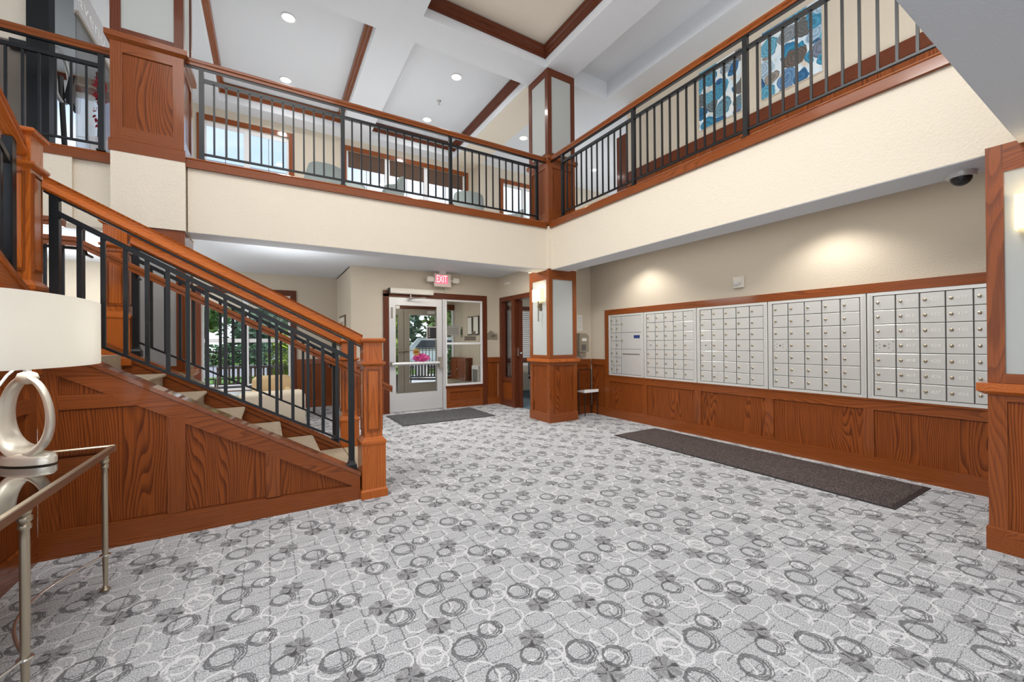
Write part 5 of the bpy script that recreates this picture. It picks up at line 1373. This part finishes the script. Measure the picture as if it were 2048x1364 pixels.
def car(label, cx, cy, rz, suv=True):
    t = thing('car', label, 'car', (0, 0, 0))
    L_, Wd, Hh = 4.5, 1.85, (1.75 if suv else 1.45)
    body = [(-2.25, .35), (2.25, .35), (2.25, .75), (2.05, .95), (1.15, 1.02), (.55, Hh - .08), (-.2, Hh), (-1.75, Hh - .04), (-2.12, 1.05), (-2.25, .95)]
    rings = []
    for y, sc_ in ((-Wd / 2 + .12, .95), (-Wd / 2, 1), (Wd / 2, 1), (Wd / 2 - .12, .95)):
        rings.append([(x * (sc_ ** .3), y, .35 + (z - .35) * (sc_ if z > 1.1 else 1)) for x, z in body])
    MB().rings([rings[0], rings[1], rings[2], rings[3]] if False else rings[:1] + [rings[1], rings[2]] + rings[3:]).build('body', M['carpaint'], t, smooth=True)
    for s in (-1, 1):
        MB().prism([(.75, s * (Wd / 2 - .005), 1.14), (.42, s * (Wd / 2 - .005), Hh - .2), (-1.45, s * (Wd / 2 - .005), Hh - .2), (-1.65, s * (Wd / 2 - .005), 1.14)], (0, s * .012, 0)).build('side_window', M['carglass'], t)
        for x in (-1.4, 1.4):
            w_ = MB().rings([[(x + r_ * math.cos(2 * math.pi * k / 18), yy, .35 + r_ * math.sin(2 * math.pi * k / 18)) for k in range(18)] for r_, yy in ((.34, s * (Wd / 2 - .2)), (.34, s * (Wd / 2 + .01)), (.2, s * (Wd / 2 + .015)))]).build('wheel', M['rubber'], t)
        box('tail_light', M['taillight'], -2.30, -2.2, s * (Wd / 2 - .25), s * (Wd / 2 - .05), .80, 1.0, t)
    MB().prism([(-2.16, -.75, 1.08), (-1.84, -.68, Hh - .12), (-1.84, .68, Hh - .12), (-2.16, .75, 1.08)], (-.02, 0, 0)).build('rear_window', M['carglass'], t)
    t.location = (cx, cy, -.13); t.rotation_euler = (0, 0, rz)
for n_ in ('car', 'car.001'): LOC[n_] = Vector((0, 0, 0))
car('white SUV parked beyond the fence, seen through the entrance door', 7.9, 22.6, math.radians(165))
car('white car parked beyond the left patio, seen at the window edge', 2.6, 25.0, math.radians(200), False)
def tree(label, x, y, h, r_, mat, seed, n=900, conifer=False):
    t = thing('tree', label, 'tree', (x, y, -.1), 'far tree row' if 'far row' in label else 'trees beyond the road')
    MB().tube([(x, y, -.1), (x + .1, y, h * .35), (x, y, h * .75)], [.28, .2, .08], 8).build('trunk', M['bark'], t)
    mb = MB(); rg = random.Random(seed)
    if conifer:
        for k in range(9):
            z = h * (.10 + .88 * k / 9); rr = r_ * (1.05 - k / 9)
            foliage(mb, (x, y, z), (rr, rr, h * .10), n // 9, .42, seed * 31 + k)
    else:
        for k in range(8):
            a = rg.uniform(0, 6.28); q = rg.uniform(.2, .75)
            foliage(mb, (x + r_ * q * math.cos(a), y + r_ * q * math.sin(a), h * rg.uniform(.32, .85)), (r_ * .55, r_ * .55, h * .20), n // 8, .40, seed * 17 + k)
    mb.build('crown', mat, t, kind='stuff')
TR = [(-11, 37, 8.5, 2.4, 'leaf_a', 0), (-5.6, 40, 9.5, 2.5, 'leaf_b', 0), (-.8, 37, 8.5, 2.2, 'hazeleaf', 1), (3.4, 40, 9.0, 2.3, 'leaf_b', 0), (7.6, 36, 8, 1.8, 'leaf_a', 1), (11.5, 41, 10.5, 2.7, 'hazeleaf', 1), (15.0, 37, 9.5, 2.3, 'leaf_y', 0),
      (20.2, 41, 9.5, 2.4, 'leaf_b', 0), (23.6, 38, 9, 1.9, 'leaf_a', 1), (28, 41, 10, 2.5, 'leaf_b', 0), (-16.5, 41, 9, 2.6, 'leaf_b', 0)]
TL = ['tree beyond the road, far left of the lower window view', 'bushy green tree left of centre in the lower window view', 'dark conifer in the middle of the lower window view', 'bushy tree at the right of the lower window view', 'dark conifer hidden between the window and the door views',
      'tall dark conifer at left in the entrance door view', 'yellow-green bushy tree at right in the entrance door view', 'bushy tree just right of the entrance door view', 'dark conifer in the vestibule side window view', 'bushy tree far right beyond the vestibule window', 'bushy tree at the far left beyond the road']
for i, (x, y, h, r_, mt, cf) in enumerate(TR): tree(TL[i], x, y, h, r_, M[mt], 40 + i, 1500, bool(cf))
for i in range(13):
    tree('dense tree in the far row behind the other trees', -26 + i * 6.7, 52 + (i % 3) * 1.5, 11 + (i * 7 % 4) * .8, 2.7, M['leaf_b' if i % 2 else 'hazeleaf'], 90 + i, 1300)
for i, (x0, x1, y) in enumerate(((-9, 3.2, 31.5), (4.2, 20, 31.5))):
    mb = MB()
    for k in range(int((x1 - x0) / .9)): foliage(mb, (x0 + .45 + k * .9, y, .6), (.7, .6, .75), 150, .17, 400 + i * 50 + k)
    o = mb.build('hedge', M['leaf_a'] if i == 0 else M['leaf_b']); tag(o, ('clipped hedge across the road, lower window view', 'clipped hedge across the road, entrance door view')[i], 'hedge')
